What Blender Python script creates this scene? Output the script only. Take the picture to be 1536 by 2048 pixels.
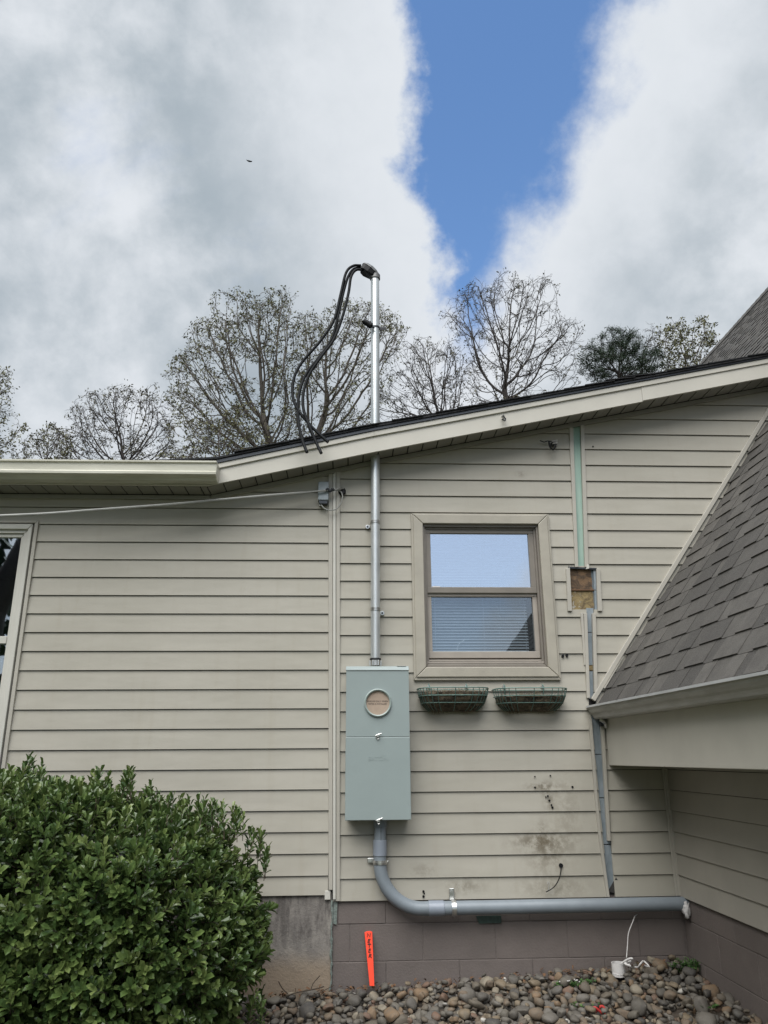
import bpy, bmesh, math, random
import numpy as np
from mathutils import Vector, Matrix, noise

random.seed(7)
for o in list(bpy.data.objects):
    bpy.data.objects.remove(o, do_unlink=True)
scene = bpy.context.scene
COL = scene.collection

# ------------------------------------------------------------------ camera
# X runs along the house wall, Y into the house, Z up; the wall face is Y = 0
F_PX, PITCH, YAW, ROLL = 1532.5, 0.310113, 0.046953, -0.007389
CAM = Vector((0.0731, -4.755, 1.166))
_f = Vector((math.sin(YAW) * math.cos(PITCH), math.cos(YAW) * math.cos(PITCH), math.sin(PITCH)))
_r = Vector((math.cos(YAW), -math.sin(YAW), 0))
_u = _r.cross(_f)
_c, _s = math.cos(ROLL), math.sin(ROLL)
RIGHT, UP = _c * _r + _s * _u, -_s * _r + _c * _u
cam_d = bpy.data.cameras.new("camera")
cam = bpy.data.objects.new("camera", cam_d)
COL.objects.link(cam)
cam.matrix_world = Matrix(((RIGHT.x, UP.x, -_f.x, CAM.x), (RIGHT.y, UP.y, -_f.y, CAM.y),
                           (RIGHT.z, UP.z, -_f.z, CAM.z), (0, 0, 0, 1)))
cam_d.sensor_fit = 'VERTICAL'
cam_d.sensor_height = 36.0
cam_d.lens = 36.0 * F_PX / 2048.0
cam_d.clip_start = 0.05
cam_d.clip_end = 3000
scene.camera = cam
scene.render.resolution_x, scene.render.resolution_y = 768, 1024


def ray(px, py):
    return _f + RIGHT * ((px - 768) / F_PX) - UP * ((py - 1024) / F_PX)


def onY(px, py, Y=0.0):
    v = ray(px, py)
    return CAM + v * ((Y - CAM.y) / v.y)


def onX(px, py, X):
    v = ray(px, py)
    return CAM + v * ((X - CAM.x) / v.x)


def onZ(px, py, Z):
    v = ray(px, py)
    return CAM + v * ((Z - CAM.z) / v.z)


def to_px(P):
    v = Vector(P) - CAM
    w = v.dot(_f)
    if w < 0.05:
        return (-9999, -9999)
    return (768 + F_PX * v.dot(RIGHT) / w, 1024 - F_PX * v.dot(UP) / w)


# ------------------------------------------------------------------ light
SUN_EL, SUN_AZ = math.radians(58), math.radians(-22)      # azimuth: from -Y (behind the camera) towards +X
sun_dir = Vector((math.sin(SUN_AZ) * math.cos(SUN_EL), -math.cos(SUN_AZ) * math.cos(SUN_EL), math.sin(SUN_EL)))
sd = bpy.data.lights.new("sun", 'SUN')
sd.energy = 2.0
sd.angle = math.radians(60)
sd.color = (1.0, 0.985, 0.955)
sun = bpy.data.objects.new("sun", sd)
COL.objects.link(sun)
sun.rotation_euler = sun_dir.to_track_quat('Z', 'Y').to_euler()
sun.location = (0, -20, 40)

world = bpy.data.worlds.new("World")
scene.world = world
world.use_nodes = True
nt = world.node_tree
nt.nodes.clear()


def N(tree, typ, **kw):
    n = tree.nodes.new(typ)
    for k, v in kw.items():
        if k == 'inp':
            for kk, vv in v.items():
                n.inputs[kk].default_value = vv
        else:
            setattr(n, k, v)
    return n


def math_n(tree, op, a, b=None, c=None, clamp=False):
    n = tree.nodes.new('ShaderNodeMath')
    n.operation = op
    n.use_clamp = clamp
    for i, x in enumerate((a, b, c)):
        if x is None:
            continue
        if isinstance(x, (int, float)):
            n.inputs[i].default_value = x
        else:
            tree.links.new(x, n.inputs[i])
    return n.outputs[0]


def vmath(tree, op, a, b=None, scale=None):
    n = tree.nodes.new('ShaderNodeVectorMath')
    n.operation = op
    for i, x in enumerate((a, b)):
        if x is None:
            continue
        if isinstance(x, (tuple, list, Vector)):
            n.inputs[i].default_value = tuple(x)
        else:
            tree.links.new(x, n.inputs[i])
    if scale is not None:
        n.inputs['Scale'].default_value = scale
    return n.outputs['Value'] if op in ('DOT_PRODUCT', 'LENGTH') else n.outputs['Vector']


def smooth(tree, x, lo, hi, a=0.0, b=1.0):
    n = tree.nodes.new('ShaderNodeMapRange')
    n.interpolation_type = 'SMOOTHSTEP'
    n.inputs['From Min'].default_value = lo
    n.inputs['From Max'].default_value = hi
    n.inputs['To Min'].default_value = a
    n.inputs['To Max'].default_value = b
    tree.links.new(x, n.inputs['Value'])
    return n.outputs['Result']


def mixc(tree, f, a, b, blend='MIX'):
    n = tree.nodes.new('ShaderNodeMix')
    n.data_type = 'RGBA'
    n.blend_type = blend
    for sock, x in ((n.inputs['Factor'], f), (n.inputs['A'], a), (n.inputs['B'], b)):
        pass
    ins = [s for s in n.inputs if s.enabled]
    for sock, x in zip((n.inputs[0], n.inputs[6], n.inputs[7]), (f, a, b)):
        if isinstance(x, (int, float)):
            sock.default_value = x
        elif isinstance(x, (tuple, list)):
            sock.default_value = tuple(x) if len(x) == 4 else (*x, 1)
        else:
            tree.links.new(x, sock)
    return n.outputs[2]


def noise_n(tree, vec, scale, detail=6, rough=0.55, dist=0.0, out='Fac'):
    n = tree.nodes.new('ShaderNodeTexNoise')
    n.inputs['Scale'].default_value = scale
    n.inputs['Detail'].default_value = detail
    n.inputs['Roughness'].default_value = rough
    n.inputs['Distortion'].default_value = dist
    if vec is not None:
        tree.links.new(vec, n.inputs['Vector'])
    return n.outputs[out]


SKY_STRENGTH = 0.075
CLOUD_GAIN = 4.35            # cloud radiance before SKY_STRENGTH
sky = N(nt, 'ShaderNodeTexSky', sky_type='NISHITA', sun_disc=False)
sky.sun_elevation = SUN_EL
sky.sun_rotation = math.atan2(sun_dir.x, sun_dir.y)
sky.altitude = 200
sky.air_density = 1.0
sky.dust_density = 0.2
sky.ozone_density = 2.2
tc = N(nt, 'ShaderNodeTexCoord')
D = vmath(nt, 'NORMALIZE', tc.outputs['Generated'])
# two great circles bound the blue break in the cloud deck
nL = ray(780, 0).cross(ray(862, 620)).normalized()
nR = ray(950, 640).cross(ray(1310, 0)).normalized()
if nL.dot(ray(1000, 0)) < 0:
    nL = -nL
if nR.dot(ray(1000, 0)) < 0:
    nR = -nR
w1 = noise_n(nt, D, 4.2, 3, 0.5, 0, 'Color')
w2 = noise_n(nt, D, 11.0, 9, 0.60, 0.0, 'Color')
wo1 = vmath(nt, 'SCALE', vmath(nt, 'SUBTRACT', w1, (0.5, 0.5, 0.5)), scale=0.13)
wo2 = vmath(nt, 'SCALE', vmath(nt, 'SUBTRACT', w2, (0.5, 0.5, 0.5)), scale=0.15)
DW = vmath(nt, 'ADD', vmath(nt, 'ADD', D, wo1), wo2)
sL = vmath(nt, 'DOT_PRODUCT', DW, nL)
sR = vmath(nt, 'DOT_PRODUCT', DW, nR)
sepd = N(nt, 'ShaderNodeSeparateXYZ')
nt.links.new(D, sepd.inputs[0])
gap = math_n(nt, 'MULTIPLY', smooth(nt, sL, -0.016, 0.028), smooth(nt, sR, -0.03, 0.045))
gap = math_n(nt, 'MULTIPLY', gap, smooth(nt, sepd.outputs[1], -0.5, 0.1, 0.3, 1.0))
# other thin spots in the deck
thin_n = noise_n(nt, vmath(nt, 'ADD', D, (3.1, 1.7, 0.4)), 3.0, 8, 0.6, 0.4)
thin = math_n(nt, 'MULTIPLY', smooth(nt, thin_n, 0.62, 0.80), 0.35)
clear = math_n(nt, 'MAXIMUM', gap, thin)
# cloud shading: bright rims beside the break, grey bellies further in
edge = math_n(nt, 'MINIMUM', sL, sR)
belly = smooth(nt, edge, -0.26, 0.0, 1.0, 0.05)
bn = noise_n(nt, vmath(nt, 'ADD', D, (0.7, 2.3, 5.1)), 2.9, 9, 0.55, 0.1)
bn2 = noise_n(nt, vmath(nt, 'ADD', D, (4.7, 0.3, 1.1)), 8.0, 9, 0.58, 0.1)
grey = math_n(nt, 'MULTIPLY', belly, smooth(nt, math_n(nt, 'ADD', math_n(nt, 'MULTIPLY', bn, 0.6), math_n(nt, 'MULTIPLY', bn2, 0.4)), 0.36, 0.59, 0.0, 1.0))
cloud = mixc(nt, grey, (0.86 * CLOUD_GAIN / 0.86, 0.90 * CLOUD_GAIN / 0.86, 0.95 * CLOUD_GAIN / 0.86, 1),
             (0.45 * CLOUD_GAIN / 0.86, 0.52 * CLOUD_GAIN / 0.86, 0.58 * CLOUD_GAIN / 0.86, 1))
hs = N(nt, 'ShaderNodeHueSaturation', inp={'Saturation': 1.10, 'Value': 1.26})
nt.links.new(sky.outputs['Color'], hs.inputs['Color'])
skyc = mixc(nt, clear, cloud, hs.outputs['Color'])
bg = N(nt, 'ShaderNodeBackground')
bg.inputs['Strength'].default_value = SKY_STRENGTH
nt.links.new(skyc, bg.inputs['Color'])
wout = N(nt, 'ShaderNodeOutputWorld')
nt.links.new(bg.outputs[0], wout.inputs[0])

vs = scene.view_settings
vs.view_transform = 'Standard'
vs.look = 'None'
vs.exposure = 1.25
vs.gamma = 1.0
vs.use_curve_mapping = False
scene.cycles.use_denoising = True
scene.cycles.max_bounces = 8
scene.cycles.transparent_max_bounces = 12

# ------------------------------------------------------------------ materials
MATS = {}


def mat(name, col, rough=0.6, metal=0.0, var=0.0, vscale=8.0, bump=0.0, bscale=40.0, stretch=(1, 1, 1),
        col2=None, spec=0.5, objrand=0.0, coat=0.0):
    m = bpy.data.materials.new(name)
    m.use_nodes = True
    t = m.node_tree
    b = t.nodes['Principled BSDF']
    b.inputs['Roughness'].default_value = rough
    b.inputs['Metallic'].default_value = metal
    b.inputs['Specular IOR Level'].default_value = spec
    if coat:
        b.inputs['Coat Weight'].default_value = coat
    geo = t.nodes.new('ShaderNodeNewGeometry')
    pos = vmath(t, 'MULTIPLY', geo.outputs['Position'], stretch)
    c = None
    if var > 0:
        nz = noise_n(t, pos, vscale, 6, 0.6)
        f = smooth(t, nz, 0.3, 0.7)
        c2 = col2 if col2 else tuple(x * (1 - var) for x in col)
        c = mixc(t, f, tuple(col), tuple(c2))
    if objrand > 0:
        oi = t.nodes.new('ShaderNodeObjectInfo')
        k = math_n(t, 'MULTIPLY_ADD', oi.outputs['Random'], 2 * objrand, 1 - objrand)
        hv = t.nodes.new('ShaderNodeHueSaturation')
        t.links.new(k, hv.inputs['Value'])
        if c is not None:
            t.links.new(c, hv.inputs['Color'])
        else:
            hv.inputs['Color'].default_value = (*col, 1)
        c = hv.outputs['Color']
    if c is not None:
        t.links.new(c, b.inputs['Base Color'])
    else:
        b.inputs['Base Color'].default_value = (*col, 1)
    if bump > 0:
        nb = noise_n(t, pos, bscale, 5, 0.6)
        bp = t.nodes.new('ShaderNodeBump')
        bp.inputs['Strength'].default_value = bump
        bp.inputs['Distance'].default_value = 0.01
        t.links.new(nb, bp.inputs['Height'])
        t.links.new(bp.outputs['Normal'], b.inputs['Normal'])
    MATS[name] = m
    return m


def siding_material():
    m = mat('siding', (0.40, 0.372, 0.318), rough=0.5, spec=0.35)
    t = m.node_tree
    b = t.nodes['Principled BSDF']
    geo = t.nodes.new('ShaderNodeNewGeometry')
    P = geo.outputs['Position']
    big = noise_n(t, P, 1.3, 4, 0.6)
    streak = noise_n(t, vmath(t, 'MULTIPLY', P, (9, 9, 0.7)), 1.6, 5, 0.6)
    c = mixc(t, smooth(t, big, 0.3, 0.7), (0.400, 0.377, 0.322), (0.362, 0.341, 0.286))
    c = mixc(t, smooth(t, streak, 0.5, 0.8, 0.0, 0.35), c, (0.33, 0.30, 0.235))
    fine = noise_n(t, vmath(t, 'MULTIPLY', P, (1, 1, 3)), 45, 4, 0.65)
    c = mixc(t, smooth(t, fine, 0.62, 0.8, 0.0, 0.3), c, (0.30, 0.275, 0.22))
    sx = t.nodes.new('ShaderNodeSeparateXYZ')
    t.links.new(P, sx.inputs[0])
    sn = noise_n(t, P, 22, 6, 0.7)
    # grime left where things were once fixed to the wall (x, z, half width, half height, amount)
    blobs = [(1.221, 0.998, .085, .022, .95), (1.25, 0.93, .03, .06, .7), (1.185, 0.695, .14, .040, 1.0), (1.20, 0.72, .03, .075, .7),
             (1.22, 0.62, .10, .09, .55), (0.74, 0.47, .10, .035, .5), (1.24, 0.45, .16, .05, .45),
             (1.08, 2.15, .03, .02, .4), (1.21, 2.96, .03, .02, .5), (0.50, 0.55, .08, .04, .35), (1.35, 0.85, .08, .2, .3)]
    for (bx, bz, rx, rz, k) in blobs:
        dx = math_n(t, 'DIVIDE', math_n(t, 'SUBTRACT', sx.outputs[0], bx), rx)
        dz = math_n(t, 'DIVIDE', math_n(t, 'SUBTRACT', sx.outputs[2], bz), rz)
        d2 = math_n(t, 'ADD', math_n(t, 'MULTIPLY', dx, dx), math_n(t, 'MULTIPLY', dz, dz))
        g = math_n(t, 'POWER', 2.718, math_n(t, 'MULTIPLY', d2, -0.9))
        f = math_n(t, 'MULTIPLY', math_n(t, 'MULTIPLY', g, smooth(t, sn, 0.36, 0.62)), k)
        c = mixc(t, f, c, (0.12, 0.098, 0.065))
    t.links.new(c, b.inputs['Base Color'])
    grain = noise_n(t, vmath(t, 'MULTIPLY', P, (3, 3, 55)), 6, 5, 0.65)
    wav = noise_n(t, vmath(t, 'MULTIPLY', P, (1, 1, 3)), 2.5, 2, 0.5)
    h = math_n(t, 'ADD', math_n(t, 'MULTIPLY', grain, 0.05), math_n(t, 'MULTIPLY', wav, 0.9))
    bp = t.nodes.new('ShaderNodeBump')
    bp.inputs['Strength'].default_value = 0.5
    bp.inputs['Distance'].default_value = 0.012
    t.links.new(h, bp.inputs['Height'])
    t.links.new(bp.outputs['Normal'], b.inputs['Normal'])
    return m


siding_material()
mat('trim', (0.43, 0.405, 0.35), .45, var=.1, vscale=5, bump=.08, bscale=12)
mat('casing', (0.40, 0.37, 0.305), .42, var=.14, vscale=6, bump=.1, bscale=20)
mat('almond', (0.56, 0.545, 0.49), .4, var=.08, vscale=5)
mat('sash', (0.22, 0.195, 0.165), .4, var=.15, vscale=9)
mat('sash_light', (0.36, 0.32, 0.275), .4, var=.12, vscale=9)
mat('fascia', (0.55, 0.525, 0.46), .45, var=.1, vscale=2.5, bump=.06, bscale=9)
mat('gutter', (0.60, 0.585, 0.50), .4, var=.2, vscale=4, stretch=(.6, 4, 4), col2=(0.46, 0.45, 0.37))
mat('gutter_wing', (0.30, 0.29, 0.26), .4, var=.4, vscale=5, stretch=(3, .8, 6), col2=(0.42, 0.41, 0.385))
mat('gutter_lip', (0.52, 0.53, 0.53), .4, var=.15, vscale=6)
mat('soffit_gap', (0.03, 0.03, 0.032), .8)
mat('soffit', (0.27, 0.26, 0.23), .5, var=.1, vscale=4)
mat('drip', (0.045, 0.05, 0.058), .35, 0.2, var=.2, vscale=9)
mat('black_shingle', (0.012, 0.013, 0.015), .95, var=.5, vscale=60, bump=.8, bscale=120, col2=(0.03, 0.03, 0.032))
mat('sheathing', (0.05, 0.047, 0.044), .9, var=.3)
mat('room', (0.045, 0.042, 0.04), .9)
mat('blind', (0.45, 0.47, 0.50), .5)
mat('galv', (0.52, 0.55, 0.555), .36, .6, var=.15, vscale=14, stretch=(1, 1, .35), col2=(0.68, 0.70, 0.70))
mat('strap', (0.62, 0.62, 0.60), .32, .85, var=.2, vscale=40)
mat('dark_metal', (0.035, 0.037, 0.04), .45, .5)
mat('weatherhead', (0.20, 0.20, 0.195), .5, .6, var=.3, vscale=40)
mat('black_plastic', (0.008, 0.008, 0.009), .5, spec=.2)
mat('cable_black', (0.008, 0.009, 0.010), .55, spec=.12)
mat('meter_paint', (0.275, 0.325, 0.318), .42, var=.06, vscale=3, bump=.05, bscale=14)
mat('meter_ring', (0.29, 0.345, 0.325), .4, 0.0)
mat('kraft', (0.42, 0.325, 0.25), .75, var=.14, vscale=25)
mat('ink', (0.03, 0.022, 0.018), .7)
mat('pvc', (0.21, 0.24, 0.265), .42, var=.12, vscale=10, bump=.04, bscale=50)
mat('pvc_coupling', (0.25, 0.28, 0.325), .35, var=.08, vscale=10)
mat('cable_grey', (0.33, 0.33, 0.31), .5, var=.2, vscale=12)
mat('box_grey', (0.30, 0.34, 0.36), .45, var=.12, vscale=30)
mat('green_paint', (0.245, 0.375, 0.315), .6, var=.25, vscale=7, stretch=(4, 4, .6), col2=(0.33, 0.45, 0.38))
mat('blue_paint', (0.17, 0.205, 0.225), .6, var=.5, vscale=9, stretch=(2, 2, .8), col2=(0.25, 0.285, 0.31), bump=.3, bscale=60)
mat('basket_wire', (0.11, 0.185, 0.16), .55, .3)
mat('moss', (0.15, 0.118, 0.08), 1, var=.6, vscale=34, col2=(0.03, 0.025, 0.018), bump=1, bscale=70)
mat('coir', (0.14, 0.105, 0.065), 1, var=.5, vscale=22, col2=(0.05, 0.038, 0.026), bump=1, bscale=70)
mat('straw', (0.20, 0.155, 0.085), .9, objrand=.2)
mat('twig', (0.075, 0.055, 0.038), .9, var=.3, vscale=40)
mat('orange', (0.95, 0.055, 0.012), .5, var=.06, vscale=14)
mat('white_pvc', (0.68, 0.66, 0.64), .4, var=.12, vscale=30)
mat('foam', (0.72, 0.70, 0.68), .8, var=.3, vscale=60, bump=.6, bscale=90)
mat('red', (0.42, 0.03, 0.025), .5)
mat('plate_green', (0.05, 0.085, 0.07), .6, var=.4, vscale=30)
mat('caulk', (0.22, 0.26, 0.235), .8, var=.4, vscale=35, bump=.6, bscale=60)
mat('dead_leaf', (0.15, 0.08, 0.04), .9, var=.3, vscale=60)
mat('bark', (0.085, 0.07, 0.058), .95, var=.35, vscale=3, stretch=(2, 2, .5))
mat('bark_dark', (0.05, 0.043, 0.04), .95, var=.3, vscale=3)
mat('bark_pale', (0.095, 0.082, 0.068), .95, var=.35, vscale=3, stretch=(2, 2, .5))
mat('bud', (0.115, 0.115, 0.05), .8, objrand=.1)
mat('bud_grey', (0.10, 0.095, 0.06), .8)
mat('needle', (0.022, 0.042, 0.02), .7)
mat('bird', (0.012, 0.012, 0.014), .7)
mat('wing_siding', (0.385, 0.36, 0.31), .5, var=.12, vscale=3, bump=.1, bscale=5)


def rough_concrete():
    m = mat('concrete', (0.3, 0.27, 0.24), .92)
    t = m.node_tree
    b = t.nodes['Principled BSDF']
    P = t.nodes.new('ShaderNodeNewGeometry').outputs['Position']
    sx = t.nodes.new('ShaderNodeSeparateXYZ')
    t.links.new(P, sx.inputs[0])
    n1 = noise_n(t, P, 5, 8, 0.65, .4)
    n2 = noise_n(t, vmath(t, 'MULTIPLY', P, (9, 9, 2.2)), 2.2, 8, 0.7)
    n3 = noise_n(t, P, 60, 4, 0.7)
    c = mixc(t, smooth(t, n1, .35, .65), (0.285, 0.262, 0.232), (0.20, 0.182, 0.165))
    # dark mould runs below the siding, tan soil splash near the ground
    hi = smooth(t, math_n(t, 'ADD', sx.outputs[2], math_n(t, 'MULTIPLY', n1, .25)), .2, .42)
    c = mixc(t, math_n(t, 'MULTIPLY', math_n(t, 'MULTIPLY', hi, smooth(t, n2, .4, .62)), .75), c, (0.085, 0.075, 0.07))
    lo = smooth(t, math_n(t, 'ADD', sx.outputs[2], math_n(t, 'MULTIPLY', n1, .12)), .24, .10)
    c = mixc(t, math_n(t, 'MULTIPLY', lo, .75), c, (0.285, 0.215, 0.145))
    c = mixc(t, smooth(t, n3, .6, .75, 0, .5), c, (0.12, 0.105, 0.095))
    t.links.new(c, b.inputs['Base Color'])
    bp = t.nodes.new('ShaderNodeBump')
    bp.inputs['Strength'].default_value = .6
    bp.inputs['Distance'].default_value = .006
    t.links.new(math_n(t, 'ADD', n3, math_n(t, 'MULTIPLY', n1, 2)), bp.inputs['Height'])
    t.links.new(bp.outputs['Normal'], b.inputs['Normal'])


rough_concrete()


def block_material():
    m = mat('block', (0.162, 0.136, 0.124), .8, var=.2, vscale=4, bump=.22, bscale=90, objrand=.05, col2=(0.135, 0.114, 0.104))


block_material()
mat('mortar', (0.165, 0.14, 0.128), .9, var=.25, vscale=12, bump=.5, bscale=60)


def shingle_material():
    m = mat('shingle', (0.1, 0.09, 0.08), .95)
    t = m.node_tree
    b = t.nodes['Principled BSDF']
    P = t.nodes.new('ShaderNodeNewGeometry').outputs['Position']
    at = t.nodes.new('ShaderNodeAttribute')
    at.attribute_name = 'rnd'
    oi = t.nodes.new('ShaderNodeObjectInfo')
    v = math_n(t, 'FRACT', math_n(t, 'ADD', at.outputs['Fac'], oi.outputs['Random']))
    cr = t.nodes.new('ShaderNodeValToRGB')
    cr.color_ramp.elements[0].color = (0.027, 0.0255, 0.0235, 1)
    cr.color_ramp.elements[1].color = (0.088, 0.082, 0.073, 1)
    e = cr.color_ramp.elements.new(.5)
    e.color = (0.053, 0.0495, 0.0445, 1)
    t.links.new(v, cr.inputs[0])
    g = noise_n(t, P, 260, 3, .8)
    g2 = noise_n(t, P, 14, 5, .65)
    c = mixc(t, smooth(t, g, .35, .65), cr.outputs[0], (0.16, 0.15, 0.135))
    c = mixc(t, .5, cr.outputs[0], c)
    c = mixc(t, smooth(t, g2, .4, .7, 0, .5), c, (0.055, 0.05, 0.046))
    t.links.new(c, b.inputs['Base Color'])
    bp = t.nodes.new('ShaderNodeBump')
    bp.inputs['Strength'].default_value = .5
    bp.inputs['Distance'].default_value = .003
    t.links.new(g, bp.inputs['Height'])
    t.links.new(bp.outputs['Normal'], b.inputs['Normal'])


shingle_material()


def stone_material():
    m = mat('stone', (0.2, 0.18, 0.15), .75)
    t = m.node_tree
    b = t.nodes['Principled BSDF']
    P = t.nodes.new('ShaderNodeNewGeometry').outputs['Position']
    at = t.nodes.new('ShaderNodeAttribute')
    at.attribute_name = 'rnd'
    oi = t.nodes.new('ShaderNodeObjectInfo')
    v = math_n(t, 'FRACT', math_n(t, 'ADD', at.outputs['Fac'], oi.outputs['Random']))
    cr = t.nodes.new('ShaderNodeValToRGB')
    cr.color_ramp.interpolation = 'CONSTANT'
    cols = [(0.155, 0.128, 0.095), (0.24, 0.185, 0.12), (0.12, 0.108, 0.092), (0.19, 0.172, 0.148), (0.25, 0.165, 0.095), (0.14, 0.13, 0.115),
            (0.32, 0.275, 0.205), (0.08, 0.073, 0.066), (0.21, 0.155, 0.105), (0.165, 0.148, 0.12), (0.20, 0.12, 0.08), (0.50, 0.475, 0.42)]
    cols = [tuple(c_ * .66 for c_ in c0) for c0 in cols[:-1]] + [(0.42, 0.40, 0.36)]
    w = [0, .12, .22, .32, .43, .50, .60, .68, .76, .85, .93, .985]
    while len(cr.color_ramp.elements) < len(cols):
        cr.color_ramp.elements.new(0.5)
    for e, cc, p in zip(cr.color_ramp.elements, cols, w):
        e.position = p
    for e, cc in zip(cr.color_ramp.elements, cols):
        e.color = (*cc, 1)
    t.links.new(v, cr.inputs[0])
    n1 = noise_n(t, P, 28, 6, .65, .5)
    n2 = noise_n(t, P, 130, 4, .7)
    c = mixc(t, smooth(t, n1, .4, .68, 0, .6), cr.outputs[0], (0.10, 0.088, 0.068))
    c = mixc(t, smooth(t, n2, .58, .75, 0, .45), c, (0.30, 0.28, 0.24))
    t.links.new(c, b.inputs['Base Color'])
    bp = t.nodes.new('ShaderNodeBump')
    bp.inputs['Strength'].default_value = .5
    bp.inputs['Distance'].default_value = .004
    t.links.new(n1, bp.inputs['Height'])
    t.links.new(bp.outputs['Normal'], b.inputs['Normal'])


stone_material()


def leaf_material(name, cols, rough, sub=0.0):
    m = mat(name, cols[0], rough)
    t = m.node_tree
    b = t.nodes['Principled BSDF']
    at = t.nodes.new('ShaderNodeAttribute')
    at.attribute_name = 'rnd'
    cr = t.nodes.new('ShaderNodeValToRGB')
    while len(cr.color_ramp.elements) < len(cols):
        cr.color_ramp.elements.new(.5)
    for i, e in enumerate(cr.color_ramp.elements):
        e.position = i / (len(cols) - 1)
    for e, c in zip(cr.color_ramp.elements, cols):
        e.color = (*c, 1)
    t.links.new(at.outputs['Fac'], cr.inputs[0])
    t.links.new(cr.outputs[0], b.inputs['Base Color'])
    tr = t.nodes.new('ShaderNodeBsdfTranslucent')
    t.links.new(cr.outputs[0], tr.inputs['Color'])
    mx = t.nodes.new('ShaderNodeMixShader')
    mx.inputs[0].default_value = .22
    t.links.new(b.outputs[0], mx.inputs[1])
    t.links.new(tr.outputs[0], mx.inputs[2])
    t.links.new(mx.outputs[0], t.nodes['Material Output'].inputs[0])


leaf_material('hedge_leaf', [(0.036, 0.07, 0.024), (0.066, 0.112, 0.034), (0.10, 0.152, 0.044), (0.148, 0.20, 0.062), (0.205, 0.25, 0.09)], .27)
leaf_material('weed_leaf', [(0.03, 0.085, 0.02), (0.06, 0.14, 0.03), (0.09, 0.17, 0.045)], .55)


def glass(name, refl, tint):
    m = bpy.data.materials.new(name)
    m.use_nodes = True
    t = m.node_tree
    t.nodes.clear()
    gl = N(t, 'ShaderNodeBsdfGlossy', inp={'Roughness': 0.015, 'Color': (*tint, 1)})
    tr = N(t, 'ShaderNodeBsdfTransparent', inp={'Color': (.82, .86, .88, 1)})
    mx = N(t, 'ShaderNodeMixShader')
    mx.inputs[0].default_value = refl
    t.links.new(tr.outputs[0], mx.inputs[1])
    t.links.new(gl.outputs[0], mx.inputs[2])
    # very slight pane waviness
    P = t.nodes.new('ShaderNodeNewGeometry').outputs['Position']
    bp = t.nodes.new('ShaderNodeBump')
    bp.inputs['Strength'].default_value = .03
    bp.inputs['Distance'].default_value = .01
    t.links.new(noise_n(t, P, 3.0, 2, .5), bp.inputs['Height'])
    t.links.new(bp.outputs['Normal'], gl.inputs['Normal'])
    o = N(t, 'ShaderNodeOutputMaterial')
    t.links.new(mx.outputs[0], o.inputs[0])
    MATS[name] = m


glass('pane_upper', .66, (.80, .85, .92))
glass('pane_lower', .15, (.85, .92, 1.0))
glass('pane_left', .42, (.85, .92, .98))


def ground_material():
    m = mat('ground', (0.1, 0.085, 0.06), 1)
    t = m.node_tree
    b = t.nodes['Principled BSDF']
    P = t.nodes.new('ShaderNodeNewGeometry').outputs['Position']
    n1 = noise_n(t, P, 1.5, 8, .65)
    n2 = noise_n(t, P, 30, 5, .7)
    sx = t.nodes.new('ShaderNodeSeparateXYZ')
    t.links.new(P, sx.inputs[0])
    grass = mixc(t, smooth(t, n2, .35, .65), (0.055, 0.085, 0.025), (0.10, 0.10, 0.05))
    soil = mixc(t, smooth(t, n2, .35, .65), (0.075, 0.058, 0.042), (0.045, 0.036, 0.028))
    yy = math_n(t, 'ADD', sx.outputs[1], math_n(t, 'MULTIPLY', n1, .3))
    c = mixc(t, smooth(t, yy, -2.2, -2.0), grass, soil)
    t.links.new(c, b.inputs['Base Color'])
    bp = t.nodes.new('ShaderNodeBump')
    bp.inputs['Strength'].default_value = .8
    bp.inputs['Distance'].default_value = .02
    t.links.new(n2, bp.inputs['Height'])
    t.links.new(bp.outputs['Normal'], b.inputs['Normal'])


ground_material()

# ------------------------------------------------------------------ mesh helpers


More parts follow.
